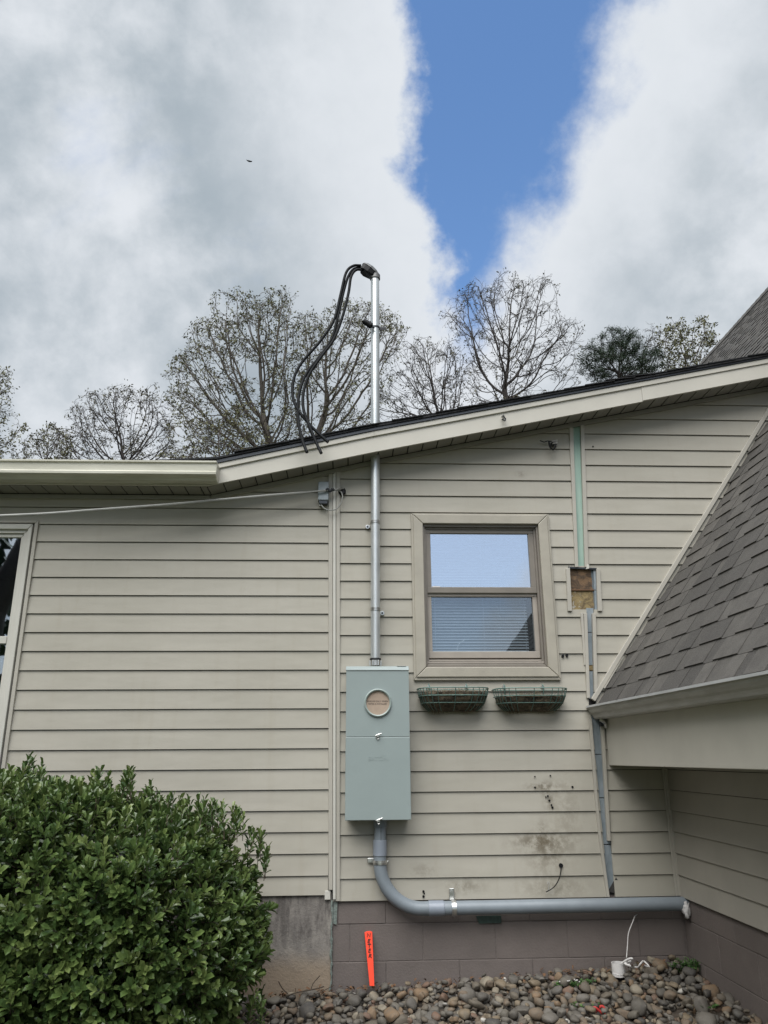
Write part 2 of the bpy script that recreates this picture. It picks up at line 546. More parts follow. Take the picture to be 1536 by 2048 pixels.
class MB:
    def __init__(self):
        self.v, self.f, self.r = [], [], []

    def add(self, verts, faces, rnd=None):
        o = len(self.v)
        self.v += [tuple(p) for p in verts]
        self.f += [tuple(i + o for i in f) for f in faces]
        if rnd is not None:
            self.r += [rnd] * len(faces)

    def box(self, x0, x1, y0, y1, z0, z1):
        self.add([(x0, y0, z0), (x1, y0, z0), (x1, y1, z0), (x0, y1, z0), (x0, y0, z1), (x1, y0, z1), (x1, y1, z1), (x0, y1, z1)],
                 [(0, 3, 2, 1), (4, 5, 6, 7), (0, 1, 5, 4), (1, 2, 6, 5), (2, 3, 7, 6), (3, 0, 4, 7)])
        return self

    def prism(self, front, back):
        """two matching loops of points joined into a closed solid (front loop counter-clockwise from outside)"""
        n = len(front)
        self.add(list(front) + list(back), [tuple(range(n)), tuple(range(2 * n - 1, n - 1, -1))] +
                 [(i, n + i, n + (i + 1) % n, (i + 1) % n) for i in range(n)])
        return self

    def xz(self, poly, y0, y1):
        """polygon in (x, z) extruded from y0 (front) to y1"""
        return self.prism([(x, y0, z) for x, z in poly], [(x, y1, z) for x, z in poly])

    def tube(self, pts, r, n=10, caps=True):
        pts = [Vector(p) for p in pts]
        rad = r if isinstance(r, (list, tuple)) else [r] * len(pts)
        base = len(self.v)
        prev = None
        for i, p in enumerate(pts):
            a = pts[max(i - 1, 0)]
            b = pts[min(i + 1, len(pts) - 1)]
            t = (b - a).normalized()
            if prev is None:
                prev = Vector((0, 0, 1)) if abs(t.z) < .9 else Vector((1, 0, 0))
            s = t.cross(prev).normalized()
            u = s.cross(t).normalized()
            prev = u
            for k in range(n):
                an = 2 * math.pi * k / n
                self.v.append(tuple(p + (s * math.cos(an) + u * math.sin(an)) * rad[i]))
        m = len(pts)
        for i in range(m - 1):
            for k in range(n):
                k2 = (k + 1) % n
                self.f.append((base + i * n + k, base + i * n + k2, base + (i + 1) * n + k2, base + (i + 1) * n + k))
        if caps:
            self.f.append(tuple(base + k for k in range(n - 1, -1, -1)))
            self.f.append(tuple(base + (m - 1) * n + k for k in range(n)))
        return self

    def build(self, name, material, parent=None, smooth=False, bevel=0.0):
        me = bpy.data.meshes.new(name)
        me.from_pydata(self.v, [], self.f)
        me.validate()
        if self.r and len(self.r) == len(me.polygons):
            at = me.attributes.new('rnd', 'FLOAT', 'FACE')
            at.data.foreach_set('value', self.r)
        me.materials.append(MATS[material])
        if smooth:
            me.polygons.foreach_set('use_smooth', [True] * len(me.polygons))
        bm = bmesh.new()
        bm.from_mesh(me)
        bmesh.ops.recalc_face_normals(bm, faces=bm.faces)
        bm.to_mesh(me)
        bm.free()
        o = bpy.data.objects.new(name, me)
        COL.objects.link(o)
        if smooth:
            if hasattr(me, 'set_sharp_from_angle'):
                me.set_sharp_from_angle(angle=math.radians(40))
        if bevel:
            bv = o.modifiers.new('bevel', 'BEVEL')
            bv.width = bevel
            bv.segments = 2
            bv.limit_method = 'ANGLE'
            bv.angle_limit = math.radians(40)
        put(o, parent)
        return o


def put(o, parent):
    if parent is None:
        return
    w = Vector((0, 0, 0))
    p = parent
    while p is not None:
        w += p.location
        p = p.parent
    o.parent = parent
    o.location = o.location - w


def thing(name, label, cat, loc=(0, 0, 0), group=None):
    o = bpy.data.objects.new(name, None)
    o.empty_display_size = .1
    COL.objects.link(o)
    o.location = loc
    return tag(o, label, cat, group)


def tag(o, label=None, cat=None, group=None, kind=None):
    if label:
        o['label'] = label
    if cat:
        o['category'] = cat
    if group:
        o['group'] = group
    if kind:
        o['kind'] = kind
    return o


def bez(pts, n=8):
    """smooth curve through the points (Catmull-Rom)"""
    P = [Vector(p) for p in pts]
    P = [P[0] * 2 - P[1]] + P + [P[-1] * 2 - P[-2]]
    out = []
    for i in range(1, len(P) - 2):
        for k in range(n):
            t = k / n
            a, b, c, d = P[i - 1], P[i], P[i + 1], P[i + 2]
            out.append(.5 * ((2 * b) + (c - a) * t + (2 * a - 5 * b + 4 * c - d) * t * t + (3 * b - a - 3 * c + d) * t ** 3))
    out.append(P[-2])
    return out


def clip(poly, a, b, keep_left=True):
    """clip a 2D polygon by the line a->b"""
    ax, az = a
    bx, bz = b

    def side(p):
        s = (bx - ax) * (p[1] - az) - (bz - az) * (p[0] - ax)
        return s if keep_left else -s
    out = []
    n = len(poly)
    for i in range(n):
        p, q = poly[i], poly[(i + 1) % n]
        sp, sq = side(p), side(q)
        if sp >= 0:
            out.append(p)
        if (sp > 0 and sq < 0) or (sp < 0 and sq > 0):
            t = sp / (sp - sq)
            out.append((p[0] + (q[0] - p[0]) * t, p[1] + (q[1] - p[1]) * t))
    return out if len(out) >= 3 else []


def area(poly):
    return abs(sum(poly[i][0] * poly[(i + 1) % len(poly)][1] - poly[(i + 1) % len(poly)][0] * poly[i][1] for i in range(len(poly)))) / 2


def subtract(poly, hole):
    """convex polygon minus convex hole (counter-clockwise) -> convex pieces"""
    pieces, rest = [], poly
    n = len(hole)
    for i in range(n):
        a, b = hole[i], hole[(i + 1) % n]
        outp = clip(rest, a, b, False)
        if outp and area(outp) > 1e-6:
            pieces.append(outp)
        rest = clip(rest, a, b, True)
        if not rest:
            break
    return pieces


LIP = 0.0115


def board_mesh(mb, poly, zb, zt, place):
    """one clapboard face: the bottom edge stands proud, with a return lip under it and closed ends"""
    def off(z):
        return 0.0015 + (LIP - 0.0015) * (zt - z) / (zt - zb)
    fr = [place(u, off(z), z) for u, z in poly]
    bk = [place(u, -0.006, z) for u, z in poly]
    mb.prism(fr, bk)
    return mb


# ------------------------------------------------------------------ ground


def gz(x, y):
    xx = max(-2.5, min(2.6, x))
    yy = max(-7.0, min(0.0, y))
    return -0.062 + 0.058 * xx + 0.085 * yy


def build_ground():
    mb = MB()
    xs = [-900, -300, -100, -40, -15, -8, -5] + [-4 + .4 * i for i in range(21)] + [5, 8, 15, 40, 100, 300, 900]
    ys = [-900, -300, -100, -40, -15, -9, -7] + [-6.6 + .4 * i for i in range(18)] + [1, 4, 10, 20, 40, 100, 300, 900]
    vs_ = [(x, y, gz(x, y)) for y in ys for x in xs]
    nx = len(xs)
    fs = [(j * nx + i, j * nx + i + 1, (j + 1) * nx + i + 1, (j + 1) * nx + i) for j in range(len(ys) - 1) for i in range(nx - 1)]
    mb.add(vs_, fs)
    o = mb.build('ground', 'ground', smooth=True)
    tag(o, kind='structure')
    return o


ground = build_ground()

# ------------------------------------------------------------------ the house (low gable-end addition)
house = thing('house', 'low beige clapboard house wall under a gently rising gable eave', 'house', (0, 0, -.06))

ROW = 0.1143
ZR0 = 2.689                       # a lap line of the right-hand siding
ZL0 = ZR0 - .0958                 # and of the left-hand siding
OV = 0.18                         # roof overhang in front of the wall
G0, G1, G2 = (-.826, 2.789), (.232, 3.046), (3.35, 3.705)      # soffit line of the gable along the wall
X_SEAM = 0.0
SL = 1.382                        # pitch of the steep roof
RX, RZ = 1.596, 1.492             # a point of that roof on the wall


def roof_z(x):
    return RZ + SL * (x - RX)


def q2(px, py, Y=0.0):
    p = onY(px, py, Y)
    return (p.x, p.z)


win_hole = [(.50, 1.63), (1.36, 1.63), (1.36, 2.675), (.50, 2.675)]
strip_top_hole = [q2(1154, 1132), q2(1174, 1132), q2(1164, 838), q2(1141, 838)]
patch_hole = [(1.485, 2.05), (1.660, 2.05), (1.660, 2.322), (1.485, 2.322)]
strip_low_hole = [q2(1217, 1800), q2(1230, 1800), q2(1203, 1420), q2(1181, 1420)]
strip_mid_hole = [q2(1177, 1420), q2(1192, 1420), q2(1187.5, 1215), q2(1172, 1215)]
lwin_hole = [(-2.82, 1.09), (-1.915, 1.09), (-1.915, 2.60), (-2.82, 2.60)]


def P_right(u, d, z):
    return (u, -d, z)


def siding_rows(zline, zbot, ztop, ulo, uhi, clips, holes, place, material, parent, count_from):
    k = count_from
    n = 0
    while True:
        zb = zline - ROW * k
        k -= 1
        zt = zb + ROW
        if zt <= zbot + .004:
            continue
        if zb >= ztop:
            break
        base = [(ulo, max(zb, zbot)), (uhi, max(zb, zbot)), (uhi, zt - .0038), (ulo, zt - .0038)]
        for a, b in clips:
            base = clip(base, a, b, True)
            if not base:
                break
        if not base:
            continue
        pieces = [base]
        for h in holes:
            nxt = []
            for p in pieces:
                nxt += subtract(p, h)
            pieces = nxt
        pieces = [p for p in pieces if area(p) > 2e-5]
        # pieces that touch along an edge belong to the same board
        groups = []
        for p in pieces:
            lo, hi = min(v[0] for v in p), max(v[0] for v in p)
            for g in groups:
                if lo <= g[1] + 1e-5 and hi >= g[0] - 1e-5:
                    g[2].append(p)
                    g[0], g[1] = min(g[0], lo), max(g[1], hi)
                    break
            else:
                groups.append([lo, hi, [p]])
        for g in groups:
            mb = MB()
            for p in g[2]:
                board_mesh(mb, p, zb, zt, place)
            mb.build('siding_board', material, parent)
            n += 1
    return n


wall = MB()
for poly in [[(-3.4, .38), (-2.82, .38), (-2.82, 2.786), (-3.4, 2.786)], [(-2.82, 2.6), (-1.915, 2.6), (-1.915, 2.786), (-2.82, 2.786)],
             [(-2.82, .38), (-1.915, .38), (-1.915, 1.09), (-2.82, 1.09)], [(-1.915, .38), (-.83, .38), (-.83, 2.786), (-1.915, 2.786)],
             [(-.83, .38), (.232, .38), (.232, 3.03), (-.83, 2.772)], [(.232, .38), (.50, .38), (.50, 3.085), (.232, 3.03)],
             [(.50, .38), (1.36, .38), (1.36, 1.63), (.50, 1.63)], [(.50, 2.675), (1.36, 2.675), (1.36, 3.26), (.50, 3.085)],
             [(1.36, .38), (2.1, .38), (2.1, 3.42), (1.36, 3.26)], [(2.1, .38), (3.3, .38), (3.3, 3.66), (2.1, 3.42)]]:
    wall.xz(poly, .012, .13)
wall_o = wall.build('wall', 'sheathing', house)

gable_clips = [(G1, G0), (G2, G1)]
rake_clip = ((RX - .05 + 1.0, roof_z(RX + 1.0) + .0), (RX - .05, roof_z(RX)))
# right-hand wall (the corner with the steep building is at x = 1.975)
siding_rows(ZR0, .404, 3.75, -.004, 3.2, gable_clips, [win_hole, strip_top_hole, patch_hole, strip_low_hole, strip_mid_hole,
            [(RX + .02, roof_z(RX) - .02), (RX + 1.9, roof_z(RX) - .02), (RX + 1.9, roof_z(RX + 1.88))],
            [(1.985, .3), (3.4, .3), (3.4, 2.0), (1.985, 2.0)]],
            P_right, 'siding', wall_o, 20)
# left-hand wall
siding_rows(ZL0, .436, 2.99, -3.3, -.034, [], [lwin_hole, [(-3.5, 2.789), (-.826, 2.789), (-.826, 3.3), (-3.5, 3.3)],
            [(-.826, 2.789), (.3, 3.063), (.3, 3.4), (-.826, 3.4)]],
            P_right, 'siding', wall_o, 19)

# trim at the seam between the two runs of siding
for (px0, px1, yf, name) in ((657, 665.2, -.019, 'trim'), (665.8, 671.5, -.026, 'almond'), (672.2, 680, -.019, 'trim')):
    a0, b0 = q2(px0, 1700, yf), q2(px1, 1700, yf)
    a1, b1 = q2(px0, 1000, yf), q2(px1, 1000, yf)

    def lerp(a, b, z):
        return a[0] + (b[0] - a[0]) * (z - a[1]) / (b[1] - a[1])
    zb = {657: .462, 665.8: .415, 672.2: .405}[px0]
    zt = 2.945 if px0 < 672 else 2.962
    MB().xz([(lerp(a0, a1, zb), zb), (lerp(b0, b1, zb), zb), (lerp(b0, b1, zt), zt + .012), (lerp(a0, a1, zt), zt)], yf, .0).build(
        'seam_trim', name, house, bevel=.0025)
MB().box(-.052, -.020, -.012, .02, .412, .458).build('trim_end', 'almond', house, bevel=.002)

# frieze channel under the soffit
FR = MB()
FR.xz([(-3.3, 2.760), (-.83, 2.760), (-.83, 2.787), (-3.3, 2.787)], -.028, -.006)
FR.build('frieze_channel', 'soffit', house, bevel=.002)
for a, b in ((G0, G1), (G1, G2)):
    MB().xz([(a[0], a[1] - .030), (b[0], b[1] - .030), (b[0], b[1] - .002), (a[0], a[1] - .002)], -.028, -.006).build(
        'frieze_channel', 'soffit', house, bevel=.002)
# thin accessory channel that follows the eave down to the seam
MB().xz([q2(0, 999), q2(430, 1001), q2(656, 951.5), q2(656, 949), q2(430, 997.5), q2(0, 996)], -.02, -.004).build('accessory_channel', 'trim', house)

# soffit: panels between wall and fascia, each a strip with a raised edge
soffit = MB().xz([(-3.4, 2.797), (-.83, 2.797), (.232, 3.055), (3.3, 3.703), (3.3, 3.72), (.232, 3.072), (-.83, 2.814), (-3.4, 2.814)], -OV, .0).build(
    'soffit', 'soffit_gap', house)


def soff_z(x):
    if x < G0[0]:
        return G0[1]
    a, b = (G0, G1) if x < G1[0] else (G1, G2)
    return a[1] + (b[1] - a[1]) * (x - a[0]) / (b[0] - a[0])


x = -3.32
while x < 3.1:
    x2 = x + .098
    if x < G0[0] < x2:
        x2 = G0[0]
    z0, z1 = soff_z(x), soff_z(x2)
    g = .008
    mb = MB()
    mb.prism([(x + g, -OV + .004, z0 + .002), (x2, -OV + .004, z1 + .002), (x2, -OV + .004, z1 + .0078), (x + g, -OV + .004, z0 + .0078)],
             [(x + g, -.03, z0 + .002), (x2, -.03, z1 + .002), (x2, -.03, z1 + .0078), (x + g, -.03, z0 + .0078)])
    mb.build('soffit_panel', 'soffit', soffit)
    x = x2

# fascia boards, moulding, drip edge, roof slab
F0, F1, F2 = q2(415, 973, -OV), q2(748, 905.5, -OV), q2(1536, 757.6, -OV)
sl2 = (F2[1] - F1[1]) / (F2[0] - F1[0])
F3 = (3.25, F2[1] + sl2 * (3.25 - F2[0]))
H_F = .142


def along(pts, z0, z1, y0, y1, name, material, parent, bevel=.0):
    mb = MB()
    low = [(x_, z_ + z0) for x_, z_ in pts]
    up_ = [(x_, z_ + z1) for x_, z_ in pts][::-1]
    n = len(pts)
    for i in range(n - 1):
        mb.xz([low[i], low[i + 1], up_[n - 2 - i], up_[n - 1 - i]], y0, y1)
    return mb.build(name, material, parent, bevel=bevel)


x_mid = 2.02
z_mid = F1[1] + sl2 * (x_mid - F1[0])
along([F0, F1, (x_mid, z_mid)], 0, H_F - .03, -OV - .016, -OV, 'fascia_board', 'fascia', house)
along([(x_mid + .001, z_mid + .006), (F3[0], F3[1] + .006)], 0, H_F - .036, -OV - .019, -OV, 'fascia_board', 'fascia', house)
along([(-.765, F0[1] + .005), F1, F3], H_F - .036, H_F - .002, -OV - .028, -OV, 'rake_moulding', 'fascia', house, .002)
MB().xz([(-3.4, F0[1]), (F0[0], F0[1]), (F0[0], F0[1] + .16), (-3.4, F0[1] + .16)], -OV - .0165, -OV).build('fascia_board', 'fascia', house)
along([(-.765, F0[1] + .004), F1, F3], H_F, H_F + .02, -OV - .036, -OV + .02, 'drip_edge', 'drip', house)

# shingled edge of the low roof: overlapping black courses seen from below
low_roof = MB()
for (a, b) in (((-1.30, 2.930), (-.76, 2.966)), ((-.76, 2.966), (F1[0], F1[1] + H_F + .021)), ((F1[0], F1[1] + H_F + .021), (F3[0] + .05, F3[1] + H_F + .021))):
    low_roof.prism([(a[0], -OV - .045, a[1]), (b[0], -OV - .045, b[1]), (b[0], -OV - .045, b[1] + .012), (a[0], -OV - .045, a[1] + .012)],
                   [(a[0], 5.5, a[1]), (b[0], 5.5, b[1]), (b[0], 5.5, b[1] + .012), (a[0], 5.5, a[1] + .012)])
low_roof.prism([(-3.4, -.22, 2.925), (-1.2, -.22, 2.925), (-1.2, -.22, 2.94), (-3.4, -.22, 2.94)],
               [(-3.4, 5.5, 3.15), (-1.2, 5.5, 3.15), (-1.2, 5.5, 3.165), (-3.4, 5.5, 3.165)])
low_roof_o = low_roof.build('roof', 'black_shingle', house)


def edge_z(x_):
    pts = [(-1.30, 2.930), (-.76, 2.966), (F1[0], F1[1] + H_F + .021), (F3[0] + .05, F3[1] + H_F + .021)]
    for a, b in zip(pts, pts[1:]):
        if x_ <= b[0]:
            return a[1] + (b[1] - a[1]) * (x_ - a[0]) / (b[0] - a[0])
    return pts[-1][1]


x = -.66
while x < 3.2:
    w = .143
    lift = random.uniform(.0, .004) + (.012 if 1.75 < x < 2.05 else 0)
    a, b = (x, edge_z(x) + .0125), (x + w + .06, edge_z(x + w + .06) + .0125)
    y0 = -OV - .052 + random.uniform(-.006, .006)
    MB().prism([(a[0], y0, a[1] + lift + .004), (b[0], y0, b[1] + .0005), (b[0], y0, b[1] + .005), (a[0], y0, a[1] + .0105 + lift)],
               [(a[0], y0 + .3, a[1] + .004), (b[0], y0 + .3, b[1] + .0005), (b[0], y0 + .3, b[1] + .005), (a[0], y0 + .3, a[1] + .0105)]).build(
        'shingle', 'black_shingle', low_roof_o)
    x += w


# gutter on the left eave
def gutter(profile, p0, p1, outward, name, material, parent, cap_mat=None):
    """profile (d outward, z) swept from p0 to p1, as a thin sheet"""
    mb = MB()
    o = Vector(outward)
    n = len(profile)
    th = .0022
    inner = []
    for i, (d, z) in enumerate(profile):
        a = profile[max(i - 1, 0)]
        b = profile[min(i + 1, n - 1)]
        t = Vector((b[0] - a[0], b[1] - a[1])).normalized()
        nn = Vector((-t.y, t.x))
        inner.append((d + nn.x * th, z + nn.y * th))
    L = [[Vector(p) + o * d + Vector((0, 0, z)) for d, z in prof] for p in (p0, p1) for prof in (profile, inner)]
    a_out, a_in, b_out, b_in = L
    mb.add(a_out + b_out, [(i, i + 1, n + i + 1, n + i) for i in range(n - 1)])
    mb.add(a_in + b_in, [(i, n + i, n + i + 1, i + 1) for i in range(n - 1)])
    for A, B in ((a_out, a_in), (b_out, b_in)):
        mb.add(A + B, [(i, i + 1, n + i + 1, n + i) for i in range(n - 1)])
    return mb.build(name, material, parent)


GL0, GL1 = Vector((-3.3, -OV - .0175, 2.911)), Vector((-.752, -OV - .0175, 2.915))
prof_left = [(.0, .0), (.0, -.112), (.066, -.112), (.078, -.098), (.108, -.092), (.118, -.088), (.119, -.074), (.111, -.069), (.104, -.062), (.105, -.016), (.112, -.013), (.117, -.010), (.117, .0), (.104, .001), (.102, -.006)]
gut = gutter(prof_left, GL0, GL1, (0, -1, 0), 'gutter', 'gutter', house)
cap = MB().prism([GL1 + Vector((.001, -d, z)) for d, z in prof_left[:-2]], [GL1 + Vector((.004, -d, z)) for d, z in prof_left[:-2]])
cap.build('end_cap', 'gutter', gut)

# ------------------------------------------------------------------ foundation
found = MB()
found.box(-3.4, -.012, .006, .2, -.5, .45)
fo = found.build('foundation', 'concrete', house)
caulk = MB()
pts = [(-.012 + random.uniform(-.006, .006), -.002, z_) for z_ in np.linspace(-.10, .41, 16)]
caulk.tube(bez(pts, 3), [random.uniform(.003, .009) for _ in range(46)], 6)
caulk.build('caulk_seam', 'caulk', fo, smooth=True)
MB().xz([(-.002, .29), (.016, .285), (.020, .40), (-.002, .40)], -.002, .005).build('mortar_patch', 'caulk', fo)
bf = MB().box(-.012, 3.3, .0108, .2, -.5, .41).build('block_foundation', 'mortar', house)
rows_z = [(.100, .2825), (-.082, .0965), (-.27, -.0855), (.286, .4035)]
for r_i, (z0, z1) in enumerate(rows_z):
    x = -.006 - (.2 if r_i % 2 == 0 else 0.0) - .11
    while x < 1.98:
        xa, xb = max(x + .002, .024 if r_i == 3 else -.004), min(x + .404, 1.972)
        if xb - xa > .02:
            yj = .008 + random.uniform(-.0012, .0012)
            MB().box(xa, xb, yj, .02, z0, z1).build('concrete_block', 'block', bf, bevel=.0025)
        x += .406
MB().xz([q2(952, 1832), q2(1002, 1831), q2(1003, 1846), q2(958, 1847)], -.0035, .0055).build('access_plate', 'plate_green', bf, bevel=.001)

# ------------------------------------------------------------------ window with blinds


def rect_px(pts, Y):
    P = [q2(a, b, Y) for a, b in pts]
    xs_, zs_ = sorted(p[0] for p in P), sorted(p[1] for p in P)
    return ((xs_[0] + xs_[1]) / 2, (xs_[2] + xs_[3]) / 2, (zs_[0] + zs_[1]) / 2, (zs_[2] + zs_[3]) / 2)


def frame_mitred(o, i, y0, y1, name, material, parent, bevel=.002, gapm=.0006):
    """four mitred members between outer rect o and inner rect i, each a piece of its own"""
    ox0, ox1, oz0, oz1 = o
    ix0, ix1, iz0, iz1 = i
    for poly in ([(ox0, oz0), (ox1, oz0), (ix1, iz0), (ix0, iz0)], [(ox1, oz0), (ox1, oz1), (ix1, iz1), (ix1, iz0)],
                 [(ox1, oz1), (ox0, oz1), (ix0, iz1), (ix1, iz1)], [(ox0, oz1), (ox0, oz0), (ix0, iz0), (ix0, iz1)]):
        cx, cz = sum(p[0] for p in poly) / 4, sum(p[1] for p in poly) / 4
        poly = [(cx + (p[0] - cx) * (1 - gapm * 4), cz + (p[1] - cz) * (1 - gapm * 4)) for p in poly]
        MB().xz(poly, y0, y1).build(name, material, parent, bevel=bevel)


window = bpy.data.objects.new('window', None)
COL.objects.link(window)
window.location = (.93, 0, 1.6)
put(window, house)
tag(window, 'double-hung window with beige casing and half-lit blinds')
Wo = rect_px([(822, 1027), (1099, 1027), (1121, 1360), (828, 1360)], -.03)
Wc = (Wo[0] + .016, Wo[1] - .016, Wo[2] + .022, Wo[3] - .012)
Wi = rect_px([(846, 1046), (1077, 1048), (1096.5, 1334), (852, 1334)], -.036)
frame_mitred(Wo, Wc, -.026, .012, 'outer_channel', 'casing', window)
frame_mitred((Wc[0] - .003, Wc[1] + .003, Wc[2] - .004, Wc[3] + .003), Wi, -.036, .03, 'casing', 'casing', window, .004)
# stepped frame inside the casing
st = (Wi[0], Wi[1], Wi[2], Wi[3])
S1 = (st[0] + .012, st[1] - .012, st[2] + .020, st[3] - .016)
frame_mitred(st, S1, -.012, .09, 'frame_step', 'sash', window, .0015)
S2 = (S1[0] + .012, S1[1] - .014, S1[2] + .016, S1[3] - .012)
frame_mitred(S1, S2, .008, .10, 'frame_step', 'sash', window, .0015)
yu, yl = .030, .052
UG = rect_px([(860, 1067), (1055, 1069), (1061.6, 1176), (863, 1174)], yu)
LG = rect_px([(862, 1193.5), (1063, 1195), (1071, 1304.5), (865, 1302.5)], yl)
ua = bpy.data.objects.new('upper_sash', None)
MB().xz([(S2[0], UG[2] - .038), (S2[1], UG[2] - .038), (S2[1], UG[2]), (S2[0], UG[2])], yu - .014, yu + .02).build('sash_rail', 'sash', window, bevel=.002)
MB().xz([(S2[0], UG[3]), (S2[1], UG[3]), (S2[1], S2[3] + .003), (S2[0], S2[3] + .003)], yu - .014, yu + .02).build('sash_rail', 'sash', window, bevel=.002)
for xa, xb in ((S2[0] - .002, UG[0]), (UG[1], S2[1] + .002)):
    MB().xz([(xa, UG[2]), (xb, UG[2]), (xb, UG[3]), (xa, UG[3])], yu - .012, yu + .02).build('sash_stile', 'sash', window, bevel=.002)
MB().xz([(UG[0] - .004, UG[2] - .004), (UG[1] + .004, UG[2] - .004), (UG[1] + .004, UG[3] + .004), (UG[0] - .004, UG[3] + .004)], yu, yu + .004).build(
    'upper_pane', 'pane_upper', window)
MB().xz([(UG[0] + .006, UG[2] + .001), (UG[0] + .055, UG[2] + .001), (UG[0] + .055, UG[2] + .008), (UG[0] + .006, UG[2] + .008)], yu - .002, yu - .0005).build(
    'sticker', 'white_pvc', window)
MB().xz([(S2[0], LG[3]), (S2[1], LG[3]), (S2[1], LG[3] + .022), (S2[0], LG[3] + .022)], yl - .02, yl + .02).build('sash_rail', 'sash_light', window, bevel=.002)
MB().xz([(S2[0], LG[2] - .042), (S2[1], LG[2] - .042), (S2[1], LG[2]), (S2[0], LG[2])], yl - .018, yl + .02).build('sash_rail', 'sash_light', window, bevel=.003)
for xa, xb in ((S2[0] - .002, LG[0]), (LG[1], S2[1] + .002)):
    MB().xz([(xa, LG[2]), (xb, LG[2]), (xb, LG[3]), (xa, LG[3])], yl - .016, yl + .02).build('sash_stile', 'sash_light', window, bevel=.002)
for k, (dz, yy) in enumerate(((.052, yl - .03), (.066, yl - .045))):
    MB().xz([(S1[0], LG[2] - dz - .010), (S1[1], LG[2] - dz - .010), (S1[1], LG[2] - dz), (S1[0], LG[2] - dz)], yy, yl + .04).build('sill_step', 'sash_light', window, bevel=.0015)
MB().xz([(LG[0] - .004, LG[2] - .004), (LG[1] + .004, LG[2] - .004), (LG[1] + .004, LG[3] + .004), (LG[0] - .004, LG[3] + .004)], yl, yl + .004).build(
    'lower_pane', 'pane_lower', window)
# room and blind behind the glass
rm = MB()
rx0, rx1, rz0, rz1 = S2[0] - .03, S2[1] + .03, S2[2] - .06, S2[3] + .04
for q in (((rx0, .125, rz0), (rx0, .125, rz1), (rx0, 1.4, rz1), (rx0, 1.4, rz0)), ((rx1, .125, rz0), (rx1, 1.4, rz0), (rx1, 1.4, rz1), (rx1, .125, rz1)),
          ((rx0, .125, rz0), (rx0, 1.4, rz0), (rx1, 1.4, rz0), (rx1, .125, rz0)), ((rx0, .125, rz1), (rx1, .125, rz1), (rx1, 1.4, rz1), (rx0, 1.4, rz1)),
          ((rx0, 1.4, rz0), (rx0, 1.4, rz1), (rx1, 1.4, rz1), (rx1, 1.4, rz0))):
    rm.add(q, [(0, 1, 2, 3)])
rm.build('room_interior', 'room', window)
zz = UG[3] - .01
slat = None
while zz > LG[2] + .01:
    if slat is None:
        slat = MB()
        hw = (LG[1] - LG[0]) / 2 - .012
        slat.prism([(-hw, -.008, -.0062), (hw - .01, -.008, -.0062), (hw - .01, .008, .0058), (-hw, .008, .0058)],
                   [(-hw, -.0074, -.0070), (hw - .01, -.0074, -.0070), (hw - .01, .0086, .0050), (-hw, .0086, .0050)])
        so = slat.build('blind_slat', 'blind', None)
        so.location = ((LG[0] + LG[1]) / 2 - .008, .092, zz)
        put(so, window)
        slat = so
        loc0 = so.location.copy()
        z00 = zz
    else:
        c = slat.copy()
        COL.objects.link(c)
        c.location = (loc0.x, loc0.y, loc0.z + zz - z00 + random.uniform(-.0008, .0008))
        c.rotation_euler = (random.uniform(-.05, .05), random.uniform(-.002, .002), 0)
    zz -= .0185
for fx in (.04, .52, .93):
    xx = LG[0] + (LG[1] - LG[0]) * fx
    MB().tube([(xx, .083, LG[2] + .005), (xx, .083, UG[3])], .0011, 5).build('blind_cord', 'blind', window)
a_, b_, c_ = q2(914, 1301, .078), q2(918, 1288, .078), q2(930, 1279, .078)
MB().tube(bez([(a_[0], .078, a_[1]), (b_[0], .078, b_[1]), (c_[0], .078, c_[1])], 6), .0022, 6).build('white_arc', 'white_pvc', window)  # thin white arc just in front of the blind slats

# ------------------------------------------------------------------ left window (cut by the picture edge)
lw = bpy.data.objects.new('window', None)
COL.objects.link(lw)
lw.location = (-2.36, 0, 1.07)
put(lw, house)
tag(lw, 'almond framed window at the left edge of the picture')
LO = (-2.84, -1.895, 1.068, 2.612)
frame_mitred(LO, (LO[0] + .02, LO[1] - .022, LO[2] + .018, LO[3] - .016), -.024, .012, 'outer_channel', 'trim', lw)
L1 = (LO[0] + .025, LO[1] - .030, LO[2] + .026, LO[3] - .026)
L2 = (L1[0] + .028, L1[1] - .026, L1[2] + .03, L1[3] - .034)
frame_mitred(L1, L2, -.034, .06, 'frame', 'almond', lw, .003)
L3 = (L2[0] + .028, L2[1] - .026, L2[2] + .03, L2[3] - .022)
frame_mitred(L2, L3, -.016, .06, 'frame_step', 'almond', lw, .002)
zm = q2(10, 1280, .0)[1]
L4 = (L3[0] + .022, L3[1] - .020, L3[2] + .02, L3[3] - .024)
frame_mitred(L3, L4, -.002, .05, 'sash', 'almond', lw, .002)
MB().xz([(L4[0], zm - .022), (L4[1], zm - .022), (L4[1], zm + .022), (L4[0], zm + .022)], -.008, .04).build('meeting_rail', 'almond', lw, bevel=.002)
MB().xz([(L4[0] - .005, zm + .01), (L4[1] + .005, zm + .01), (L4[1] + .005, L4[3] + .005), (L4[0] - .005, L4[3] + .005)], .012, .016).build('pane', 'pane_left', lw)
MB().xz([(L4[0] - .005, L4[2] - .005), (L4[1] + .005, L4[2] - .005), (L4[1] + .005, zm - .01), (L4[0] - .005, zm - .01)], .022, .026).build('pane', 'pane_left', lw)
rm = MB()
rx0, rx1, rz0, rz1 = -2.815, -1.92, 1.095, 2.595
